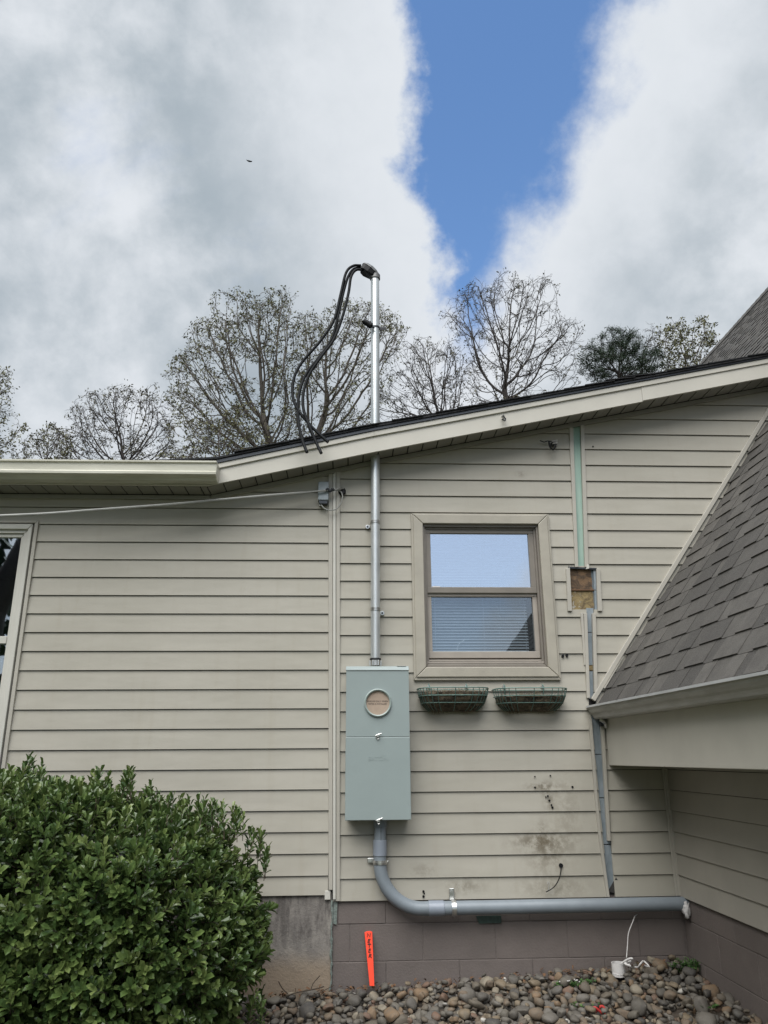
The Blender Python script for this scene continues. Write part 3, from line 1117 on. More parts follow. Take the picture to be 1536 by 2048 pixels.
for q in (((rx0, .125, rz0), (rx0, .125, rz1), (rx0, 1.6, rz1), (rx0, 1.6, rz0)), ((rx1, .125, rz0), (rx1, 1.6, rz0), (rx1, 1.6, rz1), (rx1, .125, rz1)),
          ((rx0, .125, rz0), (rx0, 1.6, rz0), (rx1, 1.6, rz0), (rx1, .125, rz0)), ((rx0, .125, rz1), (rx1, .125, rz1), (rx1, 1.6, rz1), (rx0, 1.6, rz1)),
          ((rx0, 1.6, rz0), (rx0, 1.6, rz1), (rx1, 1.6, rz1), (rx1, 1.6, rz0))):
    rm.add(q, [(0, 1, 2, 3)])
rm.build('room_interior', 'room', lw)

# ------------------------------------------------------------------ old conduit scar in the siding


def quad_part(pxs, y0, y1, name, material, bevel=.002, Y=None):
    return MB().xz([q2(a, b, y0 if Y is None else Y) for a, b in pxs], y0, y1).build(name, material, house, bevel=bevel)


quad_part([(1154, 1136), (1173, 1136), (1163, 836), (1142, 836)], .001, .013, 'painted_strip', 'green_paint', 0)
quad_part([(1150.5, 1134), (1157, 1134), (1146, 842), (1138, 842)], -.020, .004, 'side_channel', 'trim')
quad_part([(1170, 1134), (1177.5, 1134), (1168.5, 842), (1161, 842)], -.020, .004, 'side_channel', 'trim')
quad_part([(1172.5, 1138), (1178.5, 1137), (1178.5, 1129), (1174.5, 1129)], -.024, -.005, 'channel_tip', 'almond', .001)


def scar_material():
    m = mat('scar', (0.15, 0.09, 0.05), .95)
    t = m.node_tree
    b = t.nodes['Principled BSDF']
    P = t.nodes.new('ShaderNodeNewGeometry').outputs['Position']
    n1 = noise_n(t, P, 16, 8, .7, .8)
    n2 = noise_n(t, P, 55, 5, .7)
    sx = t.nodes.new('ShaderNodeSeparateXYZ')
    t.links.new(P, sx.inputs[0])
    up_ = mixc(t, smooth(t, n1, .35, .65), (0.19, 0.118, 0.066), (0.058, 0.042, 0.03))
    lo_ = mixc(t, smooth(t, n1, .40, .62), (0.27, 0.205, 0.10), (0.13, 0.095, 0.055))
    c = mixc(t, smooth(t, sx.outputs[2], 2.168, 2.180), lo_, up_)
    chips = math_n(t, 'MULTIPLY', smooth(t, n2, .56, .60), smooth(t, sx.outputs[2], 2.19, 2.12))
    left = smooth(t, sx.outputs[0], 1.56, 1.52)
    c = mixc(t, math_n(t, 'MULTIPLY', chips, left), c, (0.5, 0.48, 0.43))
    rt = smooth(t, math_n(t, 'ADD', sx.outputs[0], math_n(t, 'MULTIPLY', n1, .03)), 1.642, 1.652)
    c = mixc(t, rt, c, (0.12, 0.15, 0.17))
    c = mixc(t, smooth(t, n2, .60, .72, 0, .8), c, (0.035, 0.028, 0.022))
    t.links.new(c, b.inputs['Base Color'])
    bp = t.nodes.new('ShaderNodeBump')
    bp.inputs['Strength'].default_value = .9
    bp.inputs['Distance'].default_value = .008
    t.links.new(n1, bp.inputs['Height'])
    t.links.new(bp.outputs['Normal'], b.inputs['Normal'])


scar_material()
patch = MB()
gx, gzz = np.linspace(1.478, 1.672, 15), np.linspace(2.035, 2.335, 22)
for j in range(21):
    for i in range(14):
        pass
vsx = []
for zq in gzz:
    for xq in gx:
        h = noise.noise(Vector((xq * 26, zq * 26, 3))) * .004
        if abs(zq - 2.174) < .008:
            h -= .007 * (0 if (zq < 2.17) else 1) - .006
        vsx.append((xq, .006 - h, zq))
patch.add(vsx, [(j * 15 + i, j * 15 + i + 1, (j + 1) * 15 + i + 1, (j + 1) * 15 + i) for j in range(21) for i in range(14)])
patch.build('exposed_sheathing', 'scar', house, smooth=True)
MB().box(1.487, 1.655, -.004, .008, 2.172, 2.180).build('board_edge', 'dead_leaf', house, bevel=.002)
quad_part([(1136, 1222), (1144.5, 1222), (1140, 1135), (1132.5, 1137)], -.022, .004, 'side_channel', 'trim')
quad_part([(1196, 1222), (1205, 1222), (1200, 1137), (1193, 1137)], -.022, .004, 'side_channel', 'trim')
quad_part([(1137, 1136.5), (1194, 1139), (1194, 1136), (1137, 1133)], -.014, .004, 'top_flashing', 'drip', 0)
quad_part([(1190, 1222), (1199, 1222), (1194, 1140), (1187, 1140)], -.004, .006, 'side_strip', 'blue_paint', 0)
# lower run, pieces of blue-grey board seen between two channels
tab_y = [1215, 1226, 1390, 1440, 1600, 1680, 1740, 1785]
tab_l = [1172, 1172.5, 1178.5, 1181.5, 1194, 1202, 1206, 1211]
tab_r = [1187, 1187, 1191, 1203, 1213, 1220, 1227, 1232]
for i, (ya_, yb_) in enumerate(((1216, 1264), (1265.5, 1330), (1331, 1341), (1342.5, 1398), (1425, 1508), (1509.5, 1595), (1596.5, 1688), (1690, 1782))):
    dy = random.uniform(-.002, .002)
    pl = [(float(np.interp(yy, tab_y, tt)), yy) for yy, tt in ((yb_, tab_l), (yb_, tab_r), (ya_, tab_r), (ya_, tab_l))]
    MB().xz([q2(a_, b_, .004) for a_, b_ in pl], .004 + dy, .0115).build('strip_board', 'scar' if i == 2 else 'blue_paint', house, bevel=.0015)
quad_part([(1214, 1794), (1219.5, 1794), (1203.5, 1680), (1195.6, 1600), (1183.5, 1438), (1177.5, 1438), (1190.5, 1600), (1198.5, 1680)], -.021, .003, 'side_channel', 'trim', 0)
quad_part([(1174, 1396), (1180.5, 1396), (1174.5, 1226), (1168, 1226)], -.023, .003, 'side_channel', 'trim')
quad_part([(1168.5, 1330), (1172, 1330), (1166.5, 1226), (1161, 1226)], -.017, .0, 'bent_flange', 'trim', .001)
quad_part([(1189, 1384), (1195.5, 1384), (1192, 1226), (1185, 1226)], -.023, .003, 'side_channel', 'trim')
quad_part([(1215.5, 1682), (1222, 1682), (1208, 1440), (1201.5, 1440)], -.021, .003, 'side_channel', 'trim')
MB().xz([q2(1217, 1783, -.004), q2(1262, 1797, -.004), q2(1232, 1755, -.004)], -.004, .008).build('broken_corner', 'sheathing', house)
# screw holes and hooks left in the wall
for (hx, hy, hr) in ((847, 1783, 2.2), (847, 1793, 2.4), (848.5, 1787, 1.4), (1122, 1731, 4.2), (1096, 1592, 1.8), (1099, 1601, 2.0), (1103, 1610, 1.6), (1105, 1615, 2.2),
                     (1092, 1594, 1.3), (1070, 1575, 1.8), (1186, 893, 1.8), (1126, 1312, 3), (1134, 1311, 3), (1070, 1553, 1.2), (1101, 1551, 1.2), (1145, 1574, 2.2)):
    hp = onY(hx, hy, -.013)
    r_h = hr / 345
    MB().prism([(hp.x + r_h * math.cos(a), -.0155, hp.z + r_h * math.sin(a)) for a in np.linspace(0, 2 * math.pi, 9)[:-1]],
               [(hp.x + r_h * math.cos(a), -.004, hp.z + r_h * math.sin(a)) for a in np.linspace(0, 2 * math.pi, 9)[:-1]]).build('screw_hole', 'black_plastic', house)

# ------------------------------------------------------------------ steep-roofed building on the right
XW = 1.975                  # its wall
XF = 1.625                  # its boxed frieze
steep = thing('steep_roofed_building', 'steep brown shingled roof with deep beige frieze over a shaded clapboard wall', 'building', (XW, -1.5, 0))
NEAR = -6.8
swall = MB().box(XW + .012, XW + .13, NEAR, -.0, .38, 1.2).build('wall', 'sheathing', steep)


def P_wing(u, d, z):
    return (XW - d, u, z)


siding_rows(ZR0, .404, 1.12, NEAR, -.014, [], [], P_wing, 'wing_siding', swall, 20)
MB().box(XW - .020, XW + .0, -.022, -.0145, .405, 1.11).build('corner_trim', 'trim', steep, bevel=.002)
MB().box(XW - .034, XW - .0205, -.0185, -.0145, .405, 1.11).build('corner_trim', 'trim', steep, bevel=.001)
wb = MB().box(XW + .0088, XW + .2, NEAR, .005, -.6, .41).build('block_foundation', 'mortar', steep)
for r_i, (z0, z1) in enumerate(rows_z):
    y = -.0 - (.2 if r_i % 2 else .0)
    y = .0
    first = True
    while y > NEAR:
        ln = (.2 if (r_i % 2 and first) else .404)
        first = False
        ya, yb = max(y - ln, NEAR), y - .002
        MB().box(XW + .006 + random.uniform(-.001, .001), XW + .02, ya, yb, z0, z1).build('concrete_block', 'block', wb, bevel=.0025)
        y -= ln + .002
# frieze box: face board, soffit behind it
MB().box(XF, XF + .02, NEAR, -.016, 1.112, 1.44).build('frieze_board', 'fascia', steep, bevel=.003)
MB().box(XF + .0205, XW - .001, NEAR, -.016, 1.125, 1.135).build('soffit', 'soffit', steep)
# gutter, falling slightly towards the viewer
prof_wing = [(.0, .0), (.0, -.078), (.058, -.078), (.066, -.070), (.070, -.060), (.076, -.050), (.085, -.040), (.094, -.026), (.098, -.014), (.104, -.012), (.106, .0), (.094, .001), (.092, -.006)]
wg0, wg1 = Vector((XF - .001, -.018, 1.455)), Vector((XF - .001, NEAR, 1.413))
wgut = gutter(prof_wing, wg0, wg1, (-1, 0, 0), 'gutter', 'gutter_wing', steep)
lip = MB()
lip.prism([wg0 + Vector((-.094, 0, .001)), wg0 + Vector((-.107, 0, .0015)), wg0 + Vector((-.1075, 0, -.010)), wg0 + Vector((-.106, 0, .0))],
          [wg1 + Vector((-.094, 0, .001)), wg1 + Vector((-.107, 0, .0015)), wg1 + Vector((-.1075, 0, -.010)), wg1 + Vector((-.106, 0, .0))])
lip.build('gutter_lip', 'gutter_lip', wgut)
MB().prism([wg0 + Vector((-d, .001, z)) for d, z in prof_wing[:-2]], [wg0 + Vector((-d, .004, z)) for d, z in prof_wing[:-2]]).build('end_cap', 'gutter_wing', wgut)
# bent drain remnant under the gutter end
dr = MB()
dr.tube(bez([(XF - .045, -.07, 1.376), (XF - .03, -.07, 1.366), (XF - .012, -.06, 1.352), (XF - .006, -.05, 1.33)], 5), .012, 8)
dr.build('drain_stub', 'strap', steep, smooth=True)
MB().box(XF - .04, XF - .001, -.05, -.02, 1.335, 1.362).build('drain_bracket', 'dark_metal', steep, bevel=.003)

# roof: deck, then shingles tab by tab
RIDGE_X = 5.70
dx, dz = 1 / math.hypot(1, SL), SL / math.hypot(1, SL)       # unit vector up the slope
nx_, nz_ = -dz, dx                                            # outward normal
EX = 1.566
EZ = roof_z(EX)
FAR = 7.0
deck = MB()
deck.prism([(EX + .01, NEAR, EZ - .012), (RIDGE_X, NEAR, roof_z(RIDGE_X) - .012), (RIDGE_X, NEAR, roof_z(RIDGE_X) - .06), (EX + .05, NEAR, EZ - .05)],
           [(EX + .01, FAR, EZ - .012), (RIDGE_X, FAR, roof_z(RIDGE_X) - .012), (RIDGE_X, FAR, roof_z(RIDGE_X) - .06), (EX + .05, FAR, EZ - .05)])
deck.prism([(RIDGE_X, NEAR, roof_z(RIDGE_X) - .012), (2 * RIDGE_X - EX, NEAR, EZ), (2 * RIDGE_X - EX, NEAR, EZ - .05), (RIDGE_X, NEAR, roof_z(RIDGE_X) - .06)],
           [(RIDGE_X, FAR, roof_z(RIDGE_X) - .012), (2 * RIDGE_X - EX, FAR, EZ), (2 * RIDGE_X - EX, FAR, EZ - .05), (RIDGE_X, FAR, roof_z(RIDGE_X) - .06)])
roof = deck.build('roof', 'shingle', steep)
EXPO = .128
rows = int((RIDGE_X - EX) / dx / EXPO)
cand = []
rs = random.Random(11)
for r in range(rows + 1):
    s = r * EXPO
    y = FAR if s * dx + EX > 3.22 else -.012
    y -= rs.uniform(0, .05)
    if y > 0 and s * dx + EX > 3.22:
        pass
    thick = rs.random() < .5
    while y > NEAR:
        w = rs.uniform(.10, .24) if thick else rs.uniform(.07, .19)
        cand.append((s, y, max(y - w, NEAR), thick, rs.random()))
        y -= w
        thick = not thick


def tab(mb, s, ya, yb, thick, rnd):
    t = .011 if thick else .0055
    L = EXPO + .03 if s + EXPO + .03 < (RIDGE_X - EX) / dx else EXPO
    jit = rnd * .006 if thick else 0
    p = []
    for y in (ya - .0012, yb + .0012):
        for (ss, n) in ((s + jit, .0), (s + L, .0), (s + L, .0025), (s + jit, t)):
            p.append((EX + ss * dx + nx_ * (n - .009), y, EZ + ss * dz + nz_ * (n - .009)))
    # raise courses so that each laps over the one below
    mb.add(p, [(0, 1, 2, 3), (7, 6, 5, 4), (0, 4, 5, 1), (1, 5, 6, 2), (2, 6, 7, 3), (3, 7, 4, 0)], rnd)


vis = []
for c in cand:
    s, ya, yb, th, rn = c
    P = (EX + (s + .06) * dx, (ya + yb) / 2, EZ + (s + .06) * dz)
    u, v = to_px(P)
    inside = -5 < u < 1548 and 0 < v < 2048
    if inside and ya > .02:
        inside = v < 723 + (1536 - u) * .19
    d = (Vector(P) - CAM).length
    vis.append((d if inside else 1e6 + d, c))
vis.sort(key=lambda t: t[0])
n_obj = sum(1 for d, c in vis[:290] if d < 1e5)
rest = MB()
for i, (d, c) in enumerate(vis):
    if i < n_obj:
        m = MB()
        tab(m, *c)
        m.r = []
        m.build('shingle', 'shingle', roof)
    else:
        tab(rest, *c)
if rest.v:
    tag(rest.build('shingles', 'shingle', roof), kind='stuff')
rc = MB()
y = FAR
while y > NEAR:
    rc.add([(RIDGE_X - .09, y, roof_z(RIDGE_X - .09) + .016), (RIDGE_X, y, roof_z(RIDGE_X) + .03), (RIDGE_X, y - .15, roof_z(RIDGE_X) + .022), (RIDGE_X - .09, y - .15, roof_z(RIDGE_X - .09) + .010)],
           [(0, 1, 2, 3)], rs.random())
    y -= .13
rc.build('ridge_caps', 'shingle', roof)
# gable end and far walls so that the building closes
MB().prism([(XW + .2, NEAR + .02, 1.2), (2 * RIDGE_X - XW, NEAR + .02, 1.2), (RIDGE_X, NEAR + .02, roof_z(RIDGE_X) - .5)],
           [(XW + .2, NEAR + .1, 1.2), (2 * RIDGE_X - XW, NEAR + .1, 1.2), (RIDGE_X, NEAR + .1, roof_z(RIDGE_X) - .5)]).build('gable_wall', 'wing_siding', steep)
MB().box(XW + .2, 2 * RIDGE_X - XW, NEAR + .02, NEAR + .1, -.6, 1.2).build('end_wall', 'wing_siding', steep)
MB().box(2 * RIDGE_X - XW - .1, 2 * RIDGE_X - XW, NEAR + .1, FAR, -.6, 1.4).build('far_wall', 'wing_siding', steep)
# flashing trim where the steep roof meets the clapboard
tx, tz = dx, dz
A = Vector((RX - .012, 0, roof_z(RX - .012)))
B = Vector((3.12, 0, roof_z(3.12)))
nn = Vector((nx_, 0, nz_))
MB().prism([A + nn * .012 + Vector((0, -.026, 0)), B + nn * .012 + Vector((0, -.026, 0)), B + nn * .040 + Vector((0, -.026, 0)), A + nn * .040 + Vector((0, -.026, 0))],
           [A + nn * .012 + Vector((0, .0, 0)), B + nn * .012 + Vector((0, .0, 0)), B + nn * .040 + Vector((0, .0, 0)), A + nn * .040 + Vector((0, .0, 0))]).build(
    'rake_channel', 'trim', house, bevel=.003)
A2 = Vector((RX + .045, 0, roof_z(RX + .045)))
B2 = A2 + Vector((dx, 0, dz)) * .24
MB().prism([A2 + nn * .006 + Vector((0, -.040, 0)), B2 + nn * .006 + Vector((0, -.03, 0)), B2 + nn * .010 + Vector((0, -.03, 0)), A2 + nn * .012 + Vector((0, -.040, 0))],
           [A2 + nn * .006 + Vector((0, -.027, 0)), B2 + nn * .006 + Vector((0, -.027, 0)), B2 + nn * .010 + Vector((0, -.027, 0)), A2 + nn * .012 + Vector((0, -.027, 0))]).build(
    'loose_flashing', 'trim', house)

# ------------------------------------------------------------------ service mast
MX, MY, MR = .2345, -.072, .0295
mast = thing('service_mast', 'galvanized steel service mast rising through the eave to a weatherhead', 'conduit', (MX, MY, 1.68))
zt_m = onY(749, 556, MY).z
z_hub = onY(754, 1330, MY).z
pipe = MB().tube([(MX, MY, z_hub + .03), (MX + .004, MY, 3.0), (MX + .007, MY, zt_m)], MR, 28).build('pipe', 'galv', mast, smooth=True)
TX = MX + .007


def ring(cx, cy, z0, z1, r, material, name, parent, n=28):
    return MB().tube([(cx, cy, z0), (cx, cy, z1)], r, n).build(name, material, parent, smooth=True, bevel=.0015)


ring(MX, MY, z_hub + .028, z_hub + .040, MR + .005, 'dark_metal', 'lock_ring', mast)
hub = MB()
hub.tube([(MX, MY, z_hub - .005), (MX, MY, z_hub + .028)], MR + .002, 24)
for a in np.linspace(0, 2 * math.pi, 7)[:-1]:
    hub.box(MX + (MR + .003) * math.cos(a) - .004, MX + (MR + .003) * math.cos(a) + .004, MY + (MR + .003) * math.sin(a) - .004, MY + (MR + .003) * math.sin(a) + .004, z_hub - .005, z_hub + .026)
hub.build('hub', 'strap', mast, bevel=.001)
# pipe straps with one screw ear
for (py, side) in ((1042, -1), (1217, 1)):
    zc = onY(752, py, MY - MR).z
    s_ = MB().tube([(MX + .002, MY, zc - .010), (MX + .002, MY, zc - .003)], MR + .0035, 28)
    s_.tube([(MX + .002, MY, zc + .002), (MX + .002, MY, zc + .010)], MR + .0035, 28)
    s_.tube([(MX + .002, MY, zc - .004), (MX + .002, MY, zc + .003)], MR + .0018, 28)
    so = s_.build('strap', 'strap', mast, smooth=True)
    ex = MX + side * (MR + .016)
    e = MB().tube([(ex, -.021, zc - .014), (ex, -.015, zc - .014)], .0135, 16)
    e.box(min(ex, MX + side * MR), max(ex, MX + side * MR), -.020, -.016, zc - .02, zc - .004)
    e.build('ear', 'strap', so, bevel=.001)
    MB().tube([(ex, -.0255, zc - .014), (ex, -.0215, zc - .014)], .006, 10).build('screw', 'dark_metal', so, smooth=True)
# insulator clamp
zc = onY(750, 652, MY - MR).z
cl = MB().tube([(TX, MY, zc - .006), (TX, MY, zc + .006)], MR + .003, 24)
cl.box(TX + MR - .002, TX + MR + .045, MY - .012, MY - .008, zc - .008, zc + .004)
cl.box(TX + MR - .002, TX + MR + .045, MY + .006, MY + .010, zc - .008, zc + .004)
clo = cl.build('clamp', 'dark_metal', mast)
p0, p1 = onY(744, 653, MY - .05), onY(727, 642, MY - .05)
dirv = (p1 - p0).normalized()
ins = MB().tube([p0, p0 + dirv * .006, p0 + dirv * .007, p0 + dirv * .028, p0 + dirv * .030, p0 + dirv * .05, p1], [.012, .021, .022, .022, .019, .0215, .018], 14)
ins.build('insulator', 'black_plastic', clo, smooth=True)
MB().tube([p0 - dirv * .02, p0], .006, 8).build('bolt', 'dark_metal', clo)
# weatherhead: clamp collar, hood and dark entrance plate, tipped to the left
ring(TX, MY, zt_m - .012, zt_m + .022, MR + .007, 'weatherhead', 'collar', mast)
MB().tube([(TX - .04, MY - .02, zt_m - .004), (TX - .028, MY - .02, zt_m - .004)], .005, 8).build('collar_bolt', 'dark_metal', mast)
c_hi = onY(728, 533, MY)
c_lo = Vector((TX + .004, MY, zt_m + .025))
axis = (c_hi - c_lo).normalized()
side = Vector((0, 1, 0))
nrm = side.cross(axis).normalized()          # points up-right
if nrm.x < 0:
    nrm = -nrm
Lh = (c_hi - c_lo).length
hood = MB()
secs = []
for t_, w_, h_ in ((-.10, .030, .022), (.12, .042, .030), (.45, .052, .034), (.8, .050, .030), (1.05, .036, .020), (1.16, .014, .006)):
    c0 = c_lo + axis * (Lh * t_)
    secs.append([c0 + side * (w_ * math.cos(a)) + nrm * (h_ * math.sin(a)) for a in np.linspace(0, math.pi, 11)])
nS = len(secs[0])
for i in range(len(secs) - 1):
    hood.add(secs[i] + secs[i + 1], [(k, k + 1, nS + k + 1, nS + k) for k in range(nS - 1)])
hood.add(secs[0], [tuple(range(nS))])
hood.add(secs[-1], [tuple(range(nS))])
hood.build('hood', 'weatherhead', mast, smooth=True)
plate = MB()
loop = [c_lo + axis * (Lh * t_) + side * (w_ * sg) for sg in (1, -1) for t_, w_ in (((-.15, .026), (.12, .040), (.45, .050), (.8, .048), (1.05, .034)) if sg == 1 else ((1.05, .034), (.8, .048), (.45, .050), (.12, .040), (-.15, .026)))]
plate.prism([p - nrm * .001 for p in loop], [p - nrm * (.042 if 2 < i < 8 else .030) - axis * .005 for i, p in enumerate(loop)])
plate.build('entrance_plate', 'black_plastic', mast, bevel=.003)

# the three loose service conductors
wl = [[(722, 531), (706, 532), (692, 546), (681, 590), (668, 640), (640, 683), (606, 722), (589, 753), (585, 787), (594, 816), (620, 850), (656, 884.5)],
      [(722, 536), (708, 538), (697, 552), (688, 580), (677, 628), (664, 676), (640, 712), (613, 747), (600, 780), (596, 812), (598, 852), (606, 884), (614, 904.5)],
      [(726, 540), (712, 540), (702, 554), (697, 586), (686, 630), (668, 678), (645, 710), (619, 748), (607, 785), (607, 818), (618, 850), (632, 884), (642.5, 906.5)]]
ws = [-.075, -.06, -.095]
labs = ['thick black service cable swinging furthest left and ending over the roof edge', 'thick black service cable whose bare end hangs lowest left over the fascia',
        'thick black service cable ending between the other two in front of the fascia']
for k, pts in enumerate(wl):
    n_ = len(pts)
    P3 = []
    for i, (px, py) in enumerate(pts):
        t_ = i / (n_ - 1)
        Yd = ws[k] + (-.33 - .03 * k - ws[k]) * (t_ ** 1.3)
        P3.append(onY(px, py, Yd))
    o = MB().tube(bez(P3, 6), .0098, 10).build('service_cable', 'cable_black', None, smooth=True)
    tag(o, labs[k], 'cable', 'loose cables from the weatherhead')

# ------------------------------------------------------------------ meter box
YB = -.155
bx0, bx1 = q2(691.5, 1480, YB)[0], q2(819.5, 1480, YB)[0]
bz0, bz1 = q2(756, 1640.5, YB)[1], q2(755, 1333, YB)[1]
zs_ = q2(756, 1473.5, YB)[1]
zc_ = q2(756, 1341, YB)[1]
meter = thing('meter_box', 'tall grey-green electric meter box with a round cardboard cover', 'meter box', ((bx0 + bx1) / 2, YB / 2, bz0))
MB().box(bx0 + .004, bx1 - .004, YB + .016, -.016, bz0 + .004, bz1 - .004).build('enclosure', 'meter_paint', meter, bevel=.003)
MB().prism([(bx0 - .002, YB - .004, zc_), (bx1 + .002, YB - .004, zc_), (bx1 + .002, YB - .004, zc_ + .010), (bx1 + .002, YB + .014, bz1 + .003), (bx0 - .002, YB + .014, bz1 + .003), (bx0 - .002, YB - .004, zc_ + .010)],
           [(bx0 - .002, YB + .03, zc_), (bx1 + .002, YB + .03, zc_), (bx1 + .002, YB + .03, zc_ + .010), (bx1 + .002, YB + .03, bz1 + .003), (bx0 - .002, YB + .03, bz1 + .003), (bx0 - .002, YB + .03, zc_ + .010)]).build('top_hood', 'meter_paint', meter, bevel=.002)
RCX, RCZ = q2(755.7, 1405.7, YB)
r_hole = 27 / 362.
# upper cover with a real round opening
uc = MB()
NS = 48
outer, inner_ = [], []
hx, hz0_, hz1_ = None, zs_ + .0015, zc_ - .0015
for k in range(NS):
    a = 2 * math.pi * k / NS + math.pi / NS
    ca, sa = math.cos(a), math.sin(a)
    inner_.append((RCX + r_hole * ca, RCZ + r_hole * sa))
    sc = min((bx1 - RCX) / ca if ca > 0 else (bx0 - RCX) / ca, (hz1_ - RCZ) / sa if sa > 0 else (hz0_ - RCZ) / sa)
    outer.append((RCX + sc * ca, RCZ + sc * sa))
for cx_, cz_ in ((bx0, hz0_), (bx1, hz0_), (bx1, hz1_), (bx0, hz1_)):
    k = min(range(NS), key=lambda i: (outer[i][0] - cx_) ** 2 + (outer[i][1] - cz_) ** 2)
    outer[k] = (cx_, cz_)
V = [(x_, YB, z_) for x_, z_ in outer] + [(x_, YB, z_) for x_, z_ in inner_] + [(x_, YB + .0145, z_) for x_, z_ in outer] + [(x_, YB + .0145, z_) for x_, z_ in inner_]
Fc = []
for k in range(NS):
    k2 = (k + 1) % NS
    Fc += [(k, k2, NS + k2, NS + k), (k, 2 * NS + k, 2 * NS + k2, k2), (NS + k, NS + k2, 3 * NS + k2, 3 * NS + k)]
uc.add(V, Fc)
uc.build('upper_cover', 'meter_paint', meter)
MB().box(bx0 - .001, bx1 + .001, YB - .0035, YB + .0145, bz0, zs_ - .0015).build('lower_cover', 'meter_paint', meter, bevel=.003)
rg = MB()
for (a0, r0, y0), (a1, r1, y1) in (((0, r_hole - .007, YB + .012), (0, r_hole - .006, YB - .010)), ((0, r_hole - .006, YB - .010), (0, r_hole, YB - .014)),
                                   ((0, r_hole, YB - .014), (0, r_hole + .005, YB - .011)), ((0, r_hole + .005, YB - .011), (0, r_hole + .006, YB - .0005))):
    A_ = [(RCX + r0 * math.cos(t_), y0, RCZ + r0 * math.sin(t_)) for t_ in np.linspace(0, 2 * math.pi, 49)[:-1]]
    B_ = [(RCX + r1 * math.cos(t_), y1, RCZ + r1 * math.sin(t_)) for t_ in np.linspace(0, 2 * math.pi, 49)[:-1]]
    rg.add(A_ + B_, [(k, (k + 1) % 48, 48 + (k + 1) % 48, 48 + k) for k in range(48)])
rg.build('meter_ring', 'meter_ring', meter, smooth=True)
disc = MB().prism([(RCX + (r_hole - .006) * math.cos(t_), YB + .002, RCZ + (r_hole - .006) * math.sin(t_)) for t_ in np.linspace(0, 2 * math.pi, 41)[:-1]],
                  [(RCX + (r_hole - .006) * math.cos(t_), YB + .005, RCZ + (r_hole - .006) * math.sin(t_)) for t_ in np.linspace(0, 2 * math.pi, 41)[:-1]]).build('cover_disc', 'kraft', meter)


def text_part(body, size, cx, cz, y, depth, name, material, parent, xs=1.0, spacing=1.0):
    cu = bpy.data.curves.new(name, 'FONT')
    cu.body = body
    cu.size = size
    cu.align_x = 'CENTER'
    cu.align_y = 'CENTER'
    cu.extrude = depth
    cu.space_character = spacing
    tmp = bpy.data.objects.new(name, cu)
    COL.objects.link(tmp)
    bpy.context.view_layer.update()
    me = bpy.data.meshes.new_from_object(tmp.evaluated_get(bpy.context.evaluated_depsgraph_get()))
    bpy.data.objects.remove(tmp, do_unlink=True)
    for v in me.vertices:
        a, b, c = v.co
        v.co = (cx + a * xs, y - c, cz + b)
    me.materials.clear()
    me.materials.append(MATS[material])
    o = bpy.data.objects.new(name, me)
    COL.objects.link(o)
    put(o, parent)
    return o


text_part('REMOVE ONLY WHEN', .0125, RCX - .002, RCZ + .0085, YB + .0015, .0004, 'lettering', 'ink', disc, .98)
text_part('METER IS INSTALLED', .0125, RCX - .002, RCZ - .0065, YB + .0015, .0004, 'lettering', 'ink', disc, .95)
ex_, ez_ = q2(756, 1518, YB)
text_part('EATON', .030, ex_, ez_, YB - .0035, .0012, 'embossed_lettering', 'meter_paint', meter, 1.15)
text_part('___', .016, ex_ + .030, ez_ + .024, YB - .0035, .0008, 'embossed_lettering', 'meter_paint', meter)
for (px, py) in ((755.5, 1470.5), (757, 1640)):
    lx, lz = q2(px, py, YB - .01)
    l_ = MB()
    l_.tube([(lx - .014, YB - .012, lz - .004), (lx, YB - .016, lz + .002), (lx + .022, YB - .013, lz + .010)], [.0035, .005, .0035], 8)
    l_.tube([(lx + .0, YB - .004, lz - .002), (lx, YB - .018, lz - .002)], .007, 10)
    lo_ = l_.build('latch', 'strap', meter, smooth=True)
    MB().tube([(lx + .012 * math.cos(a) * .6, YB - .011, lz - .014 + .007 * math.sin(a)) for a in np.linspace(0, 2 * math.pi, 13)], .0022, 6).build('seal_ring', 'strap', lo_)
sx_, sz_ = q2(803, 1331.5, YB + .012)
MB().box(sx_ - .027, sx_ + .027, YB + .008, YB + .02, bz1 + .0035, bz1 + .0055).build('sticker', 'almond', meter)

# ------------------------------------------------------------------ PVC conduit below the box
PR_, PY = .0362, -.062
pvc = thing('pvc_conduit', 'thick grey plastic conduit bending from the meter box along the foundation', 'conduit', (.3, PY, .3))
PX = q2(760, 1680, PY)[0]
PZ = q2(1000, 1814.5, PY)[1]
zt_ = bz0 + .003
z1_, z2_, z3_ = q2(760, 1655, PY - PR_)[1], q2(760, 1681, PY - PR_)[1], q2(760, 1713, PY - PR_)[1]
MB().tube([(PX + .002, PY, zt_), (PX + .002, PY, z1_)], PR_ + .003, 28).build('box_adapter', 'pvc', pvc, smooth=True, bevel=.002)
MB().tube([(PX + .002, PY, z1_), (PX, PY, z2_)], PR_ - .002, 28).build('slip_pipe', 'pvc', pvc, smooth=True)
MB().box(PX + .003, PX + .005, PY - PR_ - .001, PY - PR_ + .004, z2_, z1_).build('slip_seam', 'dark_metal', pvc)
MB().tube([(PX, PY, z2_), (PX - .001, PY, z3_)], PR_ + .0035, 28).build('coupling', 'pvc_coupling', pvc, smooth=True, bevel=.002)
RB = .235
zb_ = PZ + RB
el = [(PX - .001, PY, z3_), (PX - .001, PY, (z3_ + zb_) / 2)] + [(PX - .001 + RB - RB * math.cos(a), PY, zb_ - RB * math.sin(a)) for a in np.linspace(0, math.pi / 2, 22)]
xe0, xe1 = q2(858, 1817, PY - PR_)[0], q2(889, 1817, PY - PR_)[0]
el.append((xe0 + .01, PY, PZ))
MB().tube(el, PR_, 28).build('elbow', 'pvc', pvc, smooth=True)
